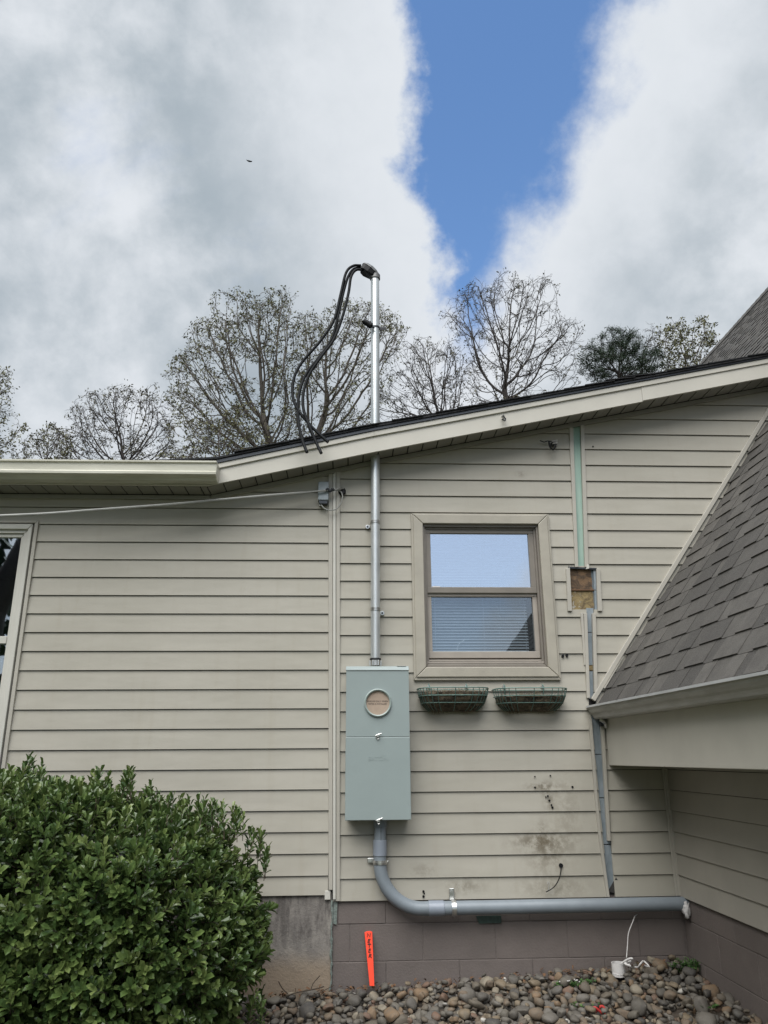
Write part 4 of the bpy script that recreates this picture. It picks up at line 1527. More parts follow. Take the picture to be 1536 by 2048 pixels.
MB().tube([(xe0, PY, PZ), (xe1, PY, PZ)], PR_ + .0035, 28).build('coupling', 'pvc_coupling', pvc, smooth=True, bevel=.002)
MB().tube([(xe1 - .003, PY, PZ), (1.1, PY, PZ + .001), (XW + .02, PY, PZ + .003)], PR_, 28).build('long_pipe', 'pvc', pvc, smooth=True)
MB().tube([(xe1 + .001, PY, PZ), (xe1 + .003, PY, PZ)], PR_ + .002, 28).build('pipe_collar', 'pvc_coupling', pvc, smooth=True)
zs1 = q2(757, 1726, PY - PR_)[1]
s_ = MB().tube([(PX, PY, zs1 - .011), (PX, PY, zs1 - .004), (PX, PY, zs1 - .0039), (PX, PY, zs1 + .0039), (PX, PY, zs1 + .004), (PX, PY, zs1 + .011)], [PR_ + .003, PR_ + .003, PR_ + .006, PR_ + .006, PR_ + .003, PR_ + .003], 28)
so = s_.build('strap', 'strap', pvc, smooth=True)
MB().box(PX - PR_ - .034, PX - PR_ + .004, -.024, -.016, zs1 - .008, zs1 + .018).build('ear', 'strap', so, bevel=.003)
MB().tube([(PX - PR_ - .018, -.031, zs1 + .005), (PX - PR_ - .018, -.024, zs1 + .005)], .0075, 6).build('bolt', 'strap', so)
MB().box(PX + PR_ - .004, PX + PR_ + .012, -.05, -.03, zs1 - .006, zs1 + .006).build('strap_lip', 'strap', so, bevel=.002)
xs1 = q2(909, 1810, PY - PR_)[0]
s_ = MB().tube([(xs1 - .013, PY, PZ), (xs1 - .005, PY, PZ), (xs1 - .0049, PY, PZ), (xs1 + .0049, PY, PZ), (xs1 + .005, PY, PZ), (xs1 + .013, PY, PZ)], [PR_ + .003, PR_ + .003, PR_ + .006, PR_ + .006, PR_ + .003, PR_ + .003], 28)
so = s_.build('strap', 'strap', pvc, smooth=True)
MB().box(xs1 - .018, xs1 + .010, -.026, -.016, PZ + PR_ - .004, PZ + PR_ + .058).build('ear', 'strap', so, bevel=.003)
MB().tube([(xs1 - .004, -.034, PZ + PR_ + .040), (xs1 - .004, -.026, PZ + PR_ + .040)], .009, 6).build('bolt', 'strap', so)
fm = bmesh.new()
bmesh.ops.create_icosphere(fm, subdivisions=3, radius=1)
for v in fm.verts:
    k = 1 + .45 * noise.noise(v.co * 2.3)
    k += .5 * noise.noise(v.co * 5.1)
    v.co = Vector((v.co.x * .019 * k, v.co.y * .020 * k, v.co.z * .036 * k - (.012 if v.co.z < -.3 else 0)))
me = bpy.data.meshes.new('sealant_foam')
fm.to_mesh(me)
me.polygons.foreach_set('use_smooth', [True] * len(me.polygons))
me.materials.append(MATS['foam'])
o = bpy.data.objects.new('sealant_foam', me)
COL.objects.link(o)
pf = onY(1385, 1818, PY - .03)
o.location = (XW - .012, PY - .035, pf.z)
put(o, pvc)

# ------------------------------------------------------------------ cable box, drop cable, wall hooks
jx0, jz1 = q2(636.5, 963, -.06)
jx1, jz0 = q2(657, 1000, -.06)
jb = thing('cable_junction_box', 'small grey plastic cable box under the eave beside the trim', 'junction box', ((jx0 + jx1) / 2, -.04, jz0))
MB().box(jx0, jx1, -.062, -.014, jz0, jz1).build('cover', 'box_grey', jb, bevel=.004)
MB().box(jx0 + .006, jx1 - .006, -.055, -.014, jz0 - .024, jz0).build('base', 'drip', jb, bevel=.003)
MB().tube([(jx0 + .012, -.04, jz0 - .035), (jx0 + .012, -.04, jz0 - .024)], .007, 10).build('cable_gland', 'cable_grey', jb, smooth=True)
cab = [(-40, 1034), (0, 1031.5), (95, 1027), (200, 1019), (330, 1009.5), (440, 999.5), (540, 990.5), (610, 985), (640, 982), (657, 980.5), (668, 980), (682, 979)]
ys_ = [-.30, -.28, -.25, -.22, -.19, -.16, -.12, -.09, -.08, -.075, -.07, -.03]
o = MB().tube(bez([onY(a, b, y_) for (a, b), y_ in zip(cab, ys_)], 6), [.0085] * 42 + [.006] * (25), 8).build('drop_cable', 'cable_grey', None, smooth=True)
tag(o, 'thin grey cable sagging across the left wall to the junction box', 'cable')
o2 = MB().tube(bez([onY(a, b, -.075) for a, b in ((652, 981), (656, 978), (660, 983), (664, 978), (668, 981))], 4), .009, 8).build('wedge_clamp', 'dark_metal', o, smooth=True)
lp = [(643.5, 1003), (643, 1010), (650, 1017.5), (661, 1020.5), (673, 1017.5), (682, 1006), (685, 994), (683, 985), (678, 981.5)]
o = MB().tube(bez([onY(a, b, y_) for (a, b), y_ in zip(lp, [-.04, -.045, -.05, -.055, -.055, -.055, -.055, -.045, -.03])], 6), .0042, 7).build('cable_loop', 'cable_grey', None, smooth=True)
tag(o, 'thin grey drip loop of cable hanging below the junction box', 'cable')
hx_, hz_ = q2(684, 983, -.02)
hk = thing('cable_anchor', 'round black cable anchor with a metal hook right of the trim', 'cable anchor', (hx_, -.02, hz_))
MB().tube([(hx_, -.008, hz_), (hx_, -.030, hz_ - .001), (hx_, -.034, hz_ - .001)], [.025, .025, .020], 20).build('foam_pad', 'black_plastic', hk, smooth=True)
MB().tube([(hx_ - .035, -.06, hz_ + .004), (hx_ - .01, -.055, hz_ + .008), (hx_ + .008, -.036, hz_ + .016)], .005, 8).build('hook', 'strap', hk, smooth=True)

c = onY(1106, 889, -.05)
br = thing('wall_bracket', 'small dark metal hook bracket high on the wall near the green strip', 'bracket', (c.x, -.02, c.z))
MB().tube(bez([onY(a, b, -.07) for a, b in ((1098, 882), (1099, 890), (1102, 896), (1106, 899), (1110, 894), (1112, 888))], 5), .0062, 8).build('hook', 'black_plastic', br, smooth=True)
MB().tube(bez([onY(a, b, -.04) for a, b in ((1080, 881), (1088, 884), (1095, 882), (1103, 883))], 5), .0036, 7).build('arm', 'dark_metal', br, smooth=True)
for (a0, b0), (a1, b1) in (((1104, 883), (1115, 880)), ((1105, 887), (1115, 885))):
    MB().tube([onY(a0, b0, -.06), onY(a1, b1, -.06)], .0048, 8).build('bolt', 'strap', br, smooth=True)
MB().box(c.x - .006, c.x + .016, -.045, -.010, c.z + .0, c.z + .024).build('base', 'dark_metal', br, bevel=.003)
c = onY(1008, 836, -OV - .03)
br = thing('fascia_bracket', 'small metal cable bracket screwed to the sloping fascia', 'bracket', (c.x, -OV - .03, c.z))
MB().tube(bez([onY(a, b, -OV - .045) for a, b in ((1006, 830), (1009, 835), (1011, 838), (1010, 841), (1007, 840), (1004, 838))], 4), .0045, 7).build('hook', 'dark_metal', br, smooth=True)
MB().tube([onY(1004, 834, -OV - .04), onY(1008, 833, -OV - .02)], .006, 8).build('bolt', 'strap', br)
ow = [(1122, 1731), (1122, 1740), (1119, 1755), (1112, 1769), (1103, 1778), (1092, 1784)]
o = MB().tube(bez([onY(a, b, y_) for (a, b), y_ in zip(ow, (-.012, -.03, -.035, -.035, -.035, -.04))], 5), .0027, 6).build('cut_wire', 'cable_black', None, smooth=True)
tag(o, 'short cut black wire curling out of a hole in the lower siding', 'wire')
o = MB().tube(bez([onY(a, b, -.022) for a, b in ((1097, 1783), (1097.5, 1772), (1099, 1766), (1096.5, 1764), (1094.5, 1768))], 4), .0018, 6).build('cup_hook', 'cable_grey', None, smooth=True)
tag(o, 'tiny wire hook on the bottom clapboard below the cut wire', 'hook')

# ------------------------------------------------------------------ hanging baskets under the window


def basket(x0, x1, zt, zb, label, seed, fill):
    rb = random.Random(seed)
    y_w, dep = -.022, .165
    t = thing('wall_basket', label, 'planter', ((x0 + x1) / 2, -.09, zb), 'wire baskets under the window')
    cx = (x0 + x1) / 2

    def prof(u, v):
        """u in 0..1 from left end around the front to right end, v 0 top .. 1 bottom"""
        shrink = 1 - .10 * v - .22 * v ** 4
        hw = (x1 - x0) / 2 * shrink
        d = dep * (1 - .22 * v - .50 * v ** 4)
        a = math.pi * u
        c_, s__ = math.cos(a), math.sin(a)
        ex = abs(c_) ** .45 * (1 if c_ > 0 else -1)
        ey = abs(s__) ** .55
        return Vector((cx - hw * ex, y_w - d * ey, zt + (zb - zt) * v))
    def wpr(u, v):
        p = prof(u, v)
        return Vector((cx + (p.x - cx) * 1.02, y_w + (p.y - y_w) * 1.05, p.z))
    for v in (0, .34, .66):
        MB().tube([wpr(u, v) for u in np.linspace(0, 1, 41)], .0030 if v else .0036, 6).build('wire_hoop', 'basket_wire', t, smooth=True)
    MB().tube([(x0, y_w, zt), (x1, y_w, zt)], .003, 6).build('wire_hoop', 'basket_wire', t)
    for u in np.linspace(.02, .98, 15):
        MB().tube([wpr(u, v) for v in (0, .33, .66, .85, .95, 1)], .0024, 5).build('wire_rib', 'basket_wire', t)
    for hx in (.17, .72):
        xx = x0 + (x1 - x0) * hx
        MB().tube(bez([(xx, y_w - .004, zt - .03), (xx, y_w - .012, zt), (xx + .001, y_w - .014, zt + .020), (xx - .004, y_w - .004, zt + .034)], 4), .0034, 6).build('hook', 'basket_wire', t, smooth=True)
        MB().tube([(xx - .004, -.031, zt + .022), (xx - .004, -.012, zt + .022)], .007, 8).build('screw', 'strap', t)
    # liner: lumpy moss sack pressed through the wires
    ln = MB()
    nu, nv = 60, 18
    V = []
    for j in range(nv + 1):
        v = fill + (1.0 - fill) * j / nv
        for i in range(nu + 1):
            u = i / nu
            p = prof(u, min(v, 1.0))
            g = noise.noise(Vector((u * 16 + seed, v * 5, 1))) * .011 + noise.noise(Vector((u * 50 + seed, v * 16, 2))) * .006
            top = 0
            if j == 0:
                top = .018 * noise.noise(Vector((u * 7 + seed, 0, 5)))
            low = .018 * noise.noise(Vector((u * 6, seed, 2))) * (j / nv) ** 2
            inw = .985 + g * 3.4 + .03 * math.sin(math.pi * j / nv)
            V.append((cx + (p.x - cx) * min(inw, 1.01), y_w + (p.y - y_w) * min(inw, 1.04), p.z + top + low))
    ln.add(V, [(j * (nu + 1) + i, j * (nu + 1) + i + 1, (j + 1) * (nu + 1) + i + 1, (j + 1) * (nu + 1) + i) for j in range(nv) for i in range(nu)])
    # bottom and top closures
    bot = [V[nv * (nu + 1) + i] for i in range(nu + 1)]
    cb = (cx, y_w - .03, zb - .004)
    ln.add(bot + [cb], [(i, i + 1, nu + 1) for i in range(nu)])
    topv = [V[i] for i in range(nu + 1)]
    ct = (cx, y_w - .04, zt - (zt - zb) * fill + .006)
    ln.add(topv + [ct], [(i, nu + 1, i + 1) for i in range(nu)])
    ln.build('moss_liner', 'moss', t, smooth=True)
    st, dk = MB(), MB()
    for k in range(950):
        u, v = rb.random(), fill + (1 - fill) * rb.random() ** .9
        p = prof(u, min(v, 1))
        d = Vector((rb.uniform(-1, 1), rb.uniform(-.8, .05), rb.uniform(-.9, .6))).normalized() * rb.uniform(.012, .034)
        base = p + Vector((0, .008, 0))
        sd_ = d.cross(Vector((0, 0, 1))).normalized() * .0008
        (st if rb.random() < .22 else dk).add([base - sd_, base + sd_, base + d], [(0, 1, 2)])
    for k in range(230):
        xx = x0 + (x1 - x0) * (rb.gauss(.5, .17))
        xx = min(max(xx, x0 + .04), x1 - .04)
        base = Vector((xx, y_w - rb.uniform(.02, .14), zt - (zt - zb) * fill))
        d = Vector((rb.uniform(-1, 1), rb.uniform(-.6, .2), rb.uniform(.1, 1))).normalized() * rb.uniform(.02, .055)
        sd_ = d.cross(Vector((0, 1, .2))).normalized() * .001
        (st if rb.random() < .6 else dk).add([base - sd_, base + sd_, base + d], [(0, 1, 2)])
    for k in range(60):
        u = rb.uniform(.2, .6)
        p = prof(u, 1.0)
        d = Vector((rb.uniform(-.5, .5), rb.uniform(-.4, .1), -1)).normalized() * rb.uniform(.01, .035)
        sd_ = Vector((.0008, 0, 0))
        dk.add([p - sd_, p + sd_, p + d], [(0, 1, 2)])
    tag(st.build('dry_straw', 'straw', t), kind='stuff')
    tag(dk.build('moss_fibres', 'coir', t), kind='stuff')
    return t


def bk_px(px0, px1, py_t, py_b):
    Y = -.12
    return q2(px0, py_t, Y)[0], q2(px1, py_t, Y)[0], q2(px0, py_t, Y)[1], q2(px0, py_b, Y)[1]


basket(*bk_px(838, 977, 1377, 1421), 'wire wall basket nearer the meter box with dry straw sticking out', 3, .22)
basket(*bk_px(991, 1134, 1378, 1421), 'wire wall basket farther from the meter box, half-empty at its left end', 8, .36)

# ------------------------------------------------------------------ stake
stake = thing('marker_stake', 'bright orange survey stake lettered in black marker leaning on the foundation', 'stake', (.2, -.06, -.02))
s0, s1 = onY(744, 1972, -.075), onY(736.5, 1862, -.012)


def stake_pt(a, b, d=0.0):
    """a across (-1..1), b along 0 bottom..1 top, d out of the face"""
    c0 = s0 + (s1 - s0) * b
    w_ = .0125 + (.0215 - .0125) * b
    ax = (s1 - s0).normalized()
    out = Vector((1, 0, 0)).cross(ax).normalized()
    if out.y > 0:
        out = -out
    return c0 + Vector((1, 0, 0)) * a * w_ + out * d


mb = MB()
lo_f = [stake_pt(-1, 0, .006), stake_pt(1, 0, .006), stake_pt(1, .985, .006), stake_pt(.4, 1.0, .006), stake_pt(-.5, .995, .006), stake_pt(-1, .975, .006)]
lo_b = [stake_pt(-1, 0, -.006), stake_pt(1, 0, -.006), stake_pt(1, .985, -.006), stake_pt(.4, 1.0, -.006), stake_pt(-.5, .995, -.006), stake_pt(-1, .975, -.006)]
mb.prism(lo_f, lo_b)
stk = mb.build('board', 'orange', stake, bevel=.0012)
letters = {'N': [[(-.40, -.5), (-.25, .5), (.30, -.5), (.45, .5)]], 'E': [[(.40, .5), (-.15, .42), (-.38, -.42), (.22, -.5)], [(-.22, 0), (.25, .06)]],
           'T': [[(-.45, .45), (.5, .5)], [(.05, .48), (-.12, -.5)]], 'R': [[(-.42, -.5), (-.10, .5)], [(-.2, .46), (.38, .42), (.32, .1), (-.22, 0), (.45, -.5)]]}
for ch, bc in zip('NETER', (.922, .812, .722, .634, .540)):
    for stroke in letters[ch]:
        MB().tube([stake_pt(a * 1.05 + .02, bc + b * .066, .0070) for a, b in stroke], .0026, 5).build('marker_stroke', 'ink', stk)

# ------------------------------------------------------------------ small things at the foot of the wall
wp = onY(1236, 1926, -.12)
wp.z -= .012
cup = thing('pipe_stub', 'short white plastic pipe stub standing in the stones by the wall', 'pipe', (wp.x, wp.y, wp.z - .03))
r0 = .036
cs = MB()
for (ra, za), (rb_, zb__) in (((r0, -.05), (r0, .014)), ((r0, .014), (r0 - .004, .014)), ((r0 - .004, .014), (r0 - .004, -.05))):
    A_ = [(wp.x + ra * math.cos(a), wp.y + ra * math.sin(a), wp.z + za) for a in np.linspace(0, 2 * math.pi, 25)[:-1]]
    B_ = [(wp.x + rb_ * math.cos(a), wp.y + rb_ * math.sin(a), wp.z + zb__) for a in np.linspace(0, 2 * math.pi, 25)[:-1]]
    cs.add(A_ + B_, [(k, (k + 1) % 24, 24 + (k + 1) % 24, 24 + k) for k in range(24)])
cs.build('tube_wall', 'white_pvc', cup, smooth=True)
cs = MB().tube([(wp.x, wp.y, wp.z - .05), (wp.x, wp.y, wp.z - .02)], r0 - .005, 20)
cs.build('plug', 'dark_metal', cup)
for k, pts in enumerate(([(1244, 1926), (1255, 1919), (1264, 1917), (1262, 1922), (1250, 1927), (1260, 1932), (1264, 1937), (1258, 1929)],
                         [(1270, 1934), (1276, 1934), (1282, 1926), (1287, 1922), (1292, 1926), (1298, 1933), (1290, 1931)],
                         [(1226, 1947), (1234, 1949), (1240, 1951), (1247, 1949)])):
    o = MB().tube(bez([onY(a, b, -.17 - .02 * (i % 3)) for i, (a, b) in enumerate(pts)], 4), .0052 - .001 * k, 7).build('sealant_bead', 'foam', None, smooth=True)
    tag(o, ('crumpled white bead of sealant spilling beside the pipe stub', 'arched white bead of sealant lying right of the pipe stub', 'small flat white bead of sealant in front of the pipe stub')[k], 'sealant')
o = MB().tube(bez([onY(a, b, y_) for (a, b), y_ in zip(((1275, 1829), (1270, 1832), (1266, 1842), (1257, 1866), (1255, 1890), (1253, 1915)), (-.01, -.04, -.06, -.07, -.08, -.1))], 5), .0026, 6).build('thin_cable', 'white_pvc', None, smooth=True)
tag(o, 'thin pale cable dropping from under the conduit into the pipe stub', 'cable')
c = onZ(1197, 2020, gz(1.1, -.5) + .035)
rr = MB().tube([(c.x + .030 * math.cos(a), c.y + .012 * math.sin(a), c.z + .014 * math.sin(a * 2)) for a in np.linspace(0, 2 * math.pi, 21)], .006, 7).build('red_tape_loop', 'red', None, smooth=True)
tag(rr, 'small loop of red plastic tape lying among the stones', 'tape')

# ------------------------------------------------------------------ river stones
srnd = random.Random(5)
stone_meshes = []
for k in range(14):
    bm = bmesh.new()
    bmesh.ops.create_icosphere(bm, subdivisions=2 if k % 3 else 3, radius=1)
    sx_, sy_, sz_ = srnd.uniform(.85, 1.25), srnd.uniform(.65, .95), srnd.uniform(.45, .72)
    for v in bm.verts:
        n_ = 1 + .22 * noise.noise(v.co * 1.1 + Vector((k * 7.3, 0, 0))) + .10 * noise.noise(v.co * 2.6 + Vector((k * 3.1, 2, 0)))
        e = Vector((abs(v.co.x) ** .85 * (1 if v.co.x > 0 else -1), abs(v.co.y) ** .85 * (1 if v.co.y > 0 else -1), abs(v.co.z) ** .8 * (1 if v.co.z > 0 else -1)))
        v.co = Vector((e.x * sx_, e.y * sy_, e.z * sz_)) * n_
    for _ in range(5):
        pn = Vector((srnd.gauss(0, 1), srnd.gauss(0, 1), srnd.gauss(0, 1))).normalized()
        lim = max(v.co.dot(pn) for v in bm.verts) * srnd.uniform(.62, .86)
        for v in bm.verts:
            ex_d = v.co.dot(pn) - lim
            if ex_d > 0:
                v.co -= pn * ex_d * .88
    me = bpy.data.meshes.new('river_stone')
    bm.to_mesh(me)
    bm.free()
    me.polygons.foreach_set('use_smooth', [True] * len(me.polygons))
    me.materials.append(MATS['stone'])
    stone_meshes.append(me)

spots = []
grid = {}


def try_spot(x, y, r, z, layer, sep):
    key = (int(x / .06), int(y / .06), layer)
    for i in (-1, 0, 1):
        for j in (-1, 0, 1):
            for (a, b, c2) in grid.get((key[0] + i, key[1] + j, layer), ()):
                if (a - x) ** 2 + (b - y) ** 2 < (sep * (c2 + r)) ** 2:
                    return
    grid.setdefault(key, []).append((x, y, r))
    spots.append((x, y, z, r, layer))


for layer, tries, sep in ((0, 14000, .78), (1, 5200, .92), (2, 900, 1.3)):
    for _ in range(tries):
        x, y = srnd.uniform(-.75, 1.955), -(srnd.random() ** 1.0) * 1.75 - .012
        r = min(.047, max(.011, srnd.lognormvariate(math.log(.0225), .38)))
        if y > -r * .8 or x > XW - r * .8:
            continue
        if (x - s0.x) ** 2 + (y - s0.y) ** 2 < (.02 + r * .6) ** 2 and layer > 0:
            continue
        if (x - wp.x) ** 2 + (y - wp.y) ** 2 < (.036 + r) ** 2:
            continue
        z = gz(x, y) + r * .28 + layer * .020 + (.012 * noise.noise(Vector((x * 5, y * 5, 0))))
        try_spot(x, y, r, z, layer, sep)


def stone_matrix(s):
    x, y, z, r, layer = s
    e = Matrix.Rotation(srnd.uniform(-.5, .5), 4, 'X') @ Matrix.Rotation(srnd.uniform(-.5, .5), 4, 'Y') @ Matrix.Rotation(srnd.uniform(0, 6.28), 4, 'Z')
    if srnd.random() < .12:
        e = Matrix.Rotation(srnd.uniform(.6, 1.3), 4, 'X') @ e
    return Matrix.Translation((x, y, z)) @ e @ Matrix.Scale(r * srnd.uniform(.9, 1.15), 4)


scored = []
for s in spots:
    u, v = to_px(s[:3])
    ok = 430 < u < 1560 and 1880 < v < 2070 and not (u < 500 + (v - 2000) * .0 and v > 1990 and u < 470)
    size = s[3] / max(.1, (Vector(s[:3]) - CAM).length)
    scored.append((-(size + .001 * s[4]) if ok else 1 + random.random(), s))
scored.sort(key=lambda t: t[0])
bed = ground
rest_v, rest_f, rest_r = [], [], []
n_single = 0
for sc_, s in scored:
    M_ = stone_matrix(s)
    me = stone_meshes[srnd.randrange(14)]
    if sc_ < 0 and n_single < 300:
        o = bpy.data.objects.new('river_stone', me)
        COL.objects.link(o)
        o.matrix_world = M_
        o.parent = bed
        n_single += 1
    else:
        o_ = len(rest_v)
        rv = srnd.random()
        rest_v += [tuple(M_ @ v.co) for v in me.vertices]
        rest_f += [tuple(i + o_ for i in p.vertices) for p in me.polygons]
        rest_r += [rv] * len(me.polygons)
me = bpy.data.meshes.new('river_stones')
me.from_pydata(rest_v, [], rest_f)
at = me.attributes.new('rnd', 'FLOAT', 'FACE')
at.data.foreach_set('value', rest_r)
me.polygons.foreach_set('use_smooth', [True] * len(me.polygons))
me.materials.append(MATS['stone'])
o = bpy.data.objects.new('river_stones', me)
COL.objects.link(o)
o.parent = bed
tag(o, kind='stuff')

# ------------------------------------------------------------------ leaves, weeds, twigs on the bed


def leaf(mb, base, d, up, L, Wd, rnd, fold=.35):
    """a folded pointed leaf of four faces"""
    d = d.normalized()
    s = d.cross(up)
    if s.length < 1e-4:
        s = d.cross(Vector((1, 0, .2)))
    s.normalize()
    n = s.cross(d).normalized()
    m1, m2, tip = base + d * L * .33 - n * L * .03, base + d * L * .70 - n * L * .02, base + d * L - n * L * .10
    a1, b1 = m1 + s * Wd * .40 + n * Wd * fold, m1 - s * Wd * .40 + n * Wd * fold
    a2, b2 = m2 + d * L * .08 + s * Wd * .50 + n * Wd * fold * .9, m2 + d * L * .08 - s * Wd * .50 + n * Wd * fold * .9
    mb.add([base, m1, m2, tip, a1, a2, b1, b2], [(0, 1, 4), (1, 2, 5, 4), (2, 3, 5), (0, 6, 1), (1, 6, 7, 2), (2, 7, 3)], rnd)


def weed(px, py, Y, n, spread, hgt, label, seed, flowers=0):
    rw = random.Random(seed)
    p = onY(px, py, Y)
    base = Vector((p.x, Y, gz(p.x, Y) + .02))
    t = thing('weed', label, 'weed', base, 'weeds among the stones')
    mb, stm = MB(), MB()
    for k in range(n):
        a, rr_ = rw.uniform(0, 6.28), spread * math.sqrt(rw.random())
        b0 = base + Vector((rr_ * math.cos(a), rr_ * math.sin(a) * .6, 0))
        h = hgt * rw.uniform(.3, 1) * (1 - .5 * rr_ / spread)
        top = b0 + Vector((rw.uniform(-.02, .02), rw.uniform(-.02, .01), h))
        stm.tube([b0, top], .0009, 3)
        for j in range(6):
            an = rw.uniform(0, 6.28)
            q = b0 + (top - b0) * rw.uniform(.4, 1)
            leaf(mb, q, Vector((math.cos(an), math.sin(an), rw.uniform(.1, .8))), Vector((0, 0, 1)), rw.uniform(.010, .020), rw.uniform(.006, .011), rw.random(), .15)
    tag(mb.build('leaves', 'weed_leaf', t), kind='stuff')
    tag(stm.build('stems', 'weed_leaf', t), kind='stuff')
    if flowers:
        fl = MB()
        for k in range(flowers):
            a = rw.uniform(0, 6.28)
            q = base + Vector((spread * .9 * math.cos(a), -abs(spread * .6 * math.sin(a)), hgt * rw.uniform(.5, .95)))
            fl.tube([q, q + Vector((0, 0, .003))], .004, 6)
        tag(fl.build('flowers', 'white_pvc', t), kind='stuff')


weed(1376, 1950, -.13, 70, .085, .075, 'bushy green weed in the stones by the far corner', 1)
weed(1135, 1962, -.22, 34, .07, .05, 'low green weed with white flowers in the stones under the window', 2, 9)
weed(1178, 1955, -.20, 14, .05, .035, 'sparse weed sprig in the stones left of the pipe stub', 3)
weed(1165, 2014, -.46, 16, .06, .03, 'flat green weed in the front stones near the red tape', 4)
weed(1415, 2042, -.60, 12, .05, .03, 'small green weed at the lower edge right of centre', 6)
tw = [[(455, 2012), (520, 2003), (556, 1998), (590, 1986), (630, 1978), (648, 1973)], [(557, 1963), (565, 1977), (576, 1988)], [(622, 1978), (627, 1966), (640, 1951)],
      [(615, 1993), (640, 1985), (668, 1970)], [(1130, 1945), (1165, 1939), (1180, 1941)]]
for k, pts in enumerate(tw):
    o = MB().tube(bez([onY(a, b, -.10 - .015 * k) for a, b in pts], 4), .0032 - .0004 * k, 6).build('twig', 'twig', None, smooth=True)
    tag(o, ('long dry twig lying along the stained concrete foundation', 'short twig leaning left against the concrete foundation', 'thin twig standing up near the foundation seam',
            'dark twig lying on the stones by the foundation seam', 'thin dark twig on the stones under the window')[k], 'twig', 'fallen twigs by the wall')
dl = MB()
rl = random.Random(9)
for k in range(240):
    x_ = rl.choice((rl.uniform(-.35, .35), rl.uniform(.4, 1.9)))
    y_ = -abs(rl.gauss(0, .05)) - .012
    leaf(dl, Vector((x_, y_, gz(x_, y_) + rl.uniform(.02, .045))), Vector((rl.uniform(-1, 1), rl.uniform(-1, .3), rl.uniform(-.2, .5))), Vector((rl.uniform(-.5, .5), rl.uniform(-.5, .5), 1)), rl.uniform(.015, .04), rl.uniform(.008, .018), 0, .2)
dl.r = []
tag(dl.build('leaf_litter', 'dead_leaf', None), 'brown dead leaf litter caught along the foot of the foundation', 'leaf litter', kind='stuff')

# ------------------------------------------------------------------ hedge shrub
hr = random.Random(21)
hedge = thing('hedge_shrub', 'dense dark green glossy-leaved shrub against the left wall', 'shrub', (-1.2, -.75, gz(-1.2, -.75)))
HC = Vector((-1.62, -.76, .40))
HR = Vector((1.225, .60, .62))


def hedge_surface(theta, phi):
    """superellipsoid with lumps"""
    def sp(v, e):
        return abs(v) ** e * (1 if v > 0 else -1)
    ct, st_, cp, sp_ = math.cos(theta), math.sin(theta), math.cos(phi), math.sin(phi)
    d = Vector((sp(cp, .55) * sp(ct, .5), sp(cp, .55) * sp(st_, .5), sp(sp_, .6)))
    l = 1 + .10 * noise.noise(d * 2.2 + Vector((1.2, .4, 2))) + .06 * noise.noise(d * 5 + Vector((5, 1, 0)))
    p = Vector((HC.x + HR.x * d.x * l, HC.y + HR.y * d.y * l, HC.z + HR.z * d.z * l))
    # the top falls away towards the right end
    if p.z > HC.z:
        t_ = max(0, (p.x - HC.x) / HR.x)
        p.z -= (p.z - HC.z) * .30 * t_ ** 1.5
    # the right end is undercut near the ground
    if p.x > HC.x and p.z < .30:
        p.x -= .14 * (0.30 - p.z) / .5 * (p.x - HC.x)
    return p, d


lv, stems = MB(), MB()


def sprig(base, d, L, n, scale):
    d = d.normalized()
    bend = Vector((hr.uniform(-.3, .3), hr.uniform(-.3, .3), hr.uniform(.1, .5)))
    pts = [base, base + d * L * .5 + bend * L * .08, base + d * L + bend * L * .25]
    stems.tube(pts, [.0022, .0017, .001], 3, False)
    tone = hr.random() ** 1.3
    s1 = d.cross(Vector((0, 0, 1)))
    if s1.length < .1:
        s1 = Vector((1, 0, 0))
    s1.normalize()
    s2 = d.cross(s1).normalized()
    for k in range(n):
        t_ = .18 + .82 * k / (n - 1)
        q = pts[0].lerp(pts[1], t_ * 2) if t_ < .5 else pts[1].lerp(pts[2], t_ * 2 - 1)
        an = k * 2.4 + hr.uniform(-.4, .4)
        out = s1 * math.cos(an) + s2 * math.sin(an)
        ld = out * (1.05 - .55 * t_) + d * (.35 + .75 * t_) + Vector((0, 0, .12))
        sz = scale * hr.uniform(.75, 1.2) * (.85 + .25 * math.sin(math.pi * t_))
        leaf(lv, q, ld, d + Vector((0, 0, .5)), .046 * sz, .0205 * sz, min(1, max(0, .20 + .55 * tone + .22 * (t_ - .5) + hr.uniform(-.16, .16))), .22)


def hedge_f(p):
    q = Vector(((p.x - HC.x) / HR.x, (p.y - HC.y) / HR.y, (p.z - HC.z) / HR.z))
    if q.z > 0:
        q.z /= 1 - .30 * max(0, q.x) ** 1.5
    if q.x > 0 and p.z < .30:
        q.x /= 1 - .14 * (.30 - p.z) / .5
    f = (abs(q.x) ** 3.4 + abs(q.y) ** 3.0 + abs(q.z) ** 3.0) ** (1 / 3.1)
    l = 1 + .07 * noise.noise(p * 2.4 + Vector((1.2, .4, 2))) + .07 * noise.noise(p * 6 + Vector((5, 1, 0)))
    return f / l


cnt = 0
while cnt < 5600:
    p = Vector((hr.uniform(-2.5, -.25), hr.uniform(-1.45, -.1), hr.uniform(-.2, 1.15)))
    f = hedge_f(p)
    if f > 1 or f < .80 or p.z < gz(p.x, p.y) + .02:
        continue
    if f < .9 and hr.random() < .45:
        continue
    if p.y > -.5 and p.z < .75 and p.x < -.6:
        continue
    e = .02
    g = Vector((hedge_f(p + Vector((e, 0, 0))) - f, hedge_f(p + Vector((0, e, 0))) - f, hedge_f(p + Vector((0, 0, e))) - f)).normalized()
    dd = (g + Vector((hr.uniform(-.6, .6), hr.uniform(-.6, .6), hr.uniform(-.1, .8)))).normalized()
    sprig(p, dd, hr.uniform(.04, .08), hr.randint(6, 9), hr.uniform(.85, 1.15))
    cnt += 1
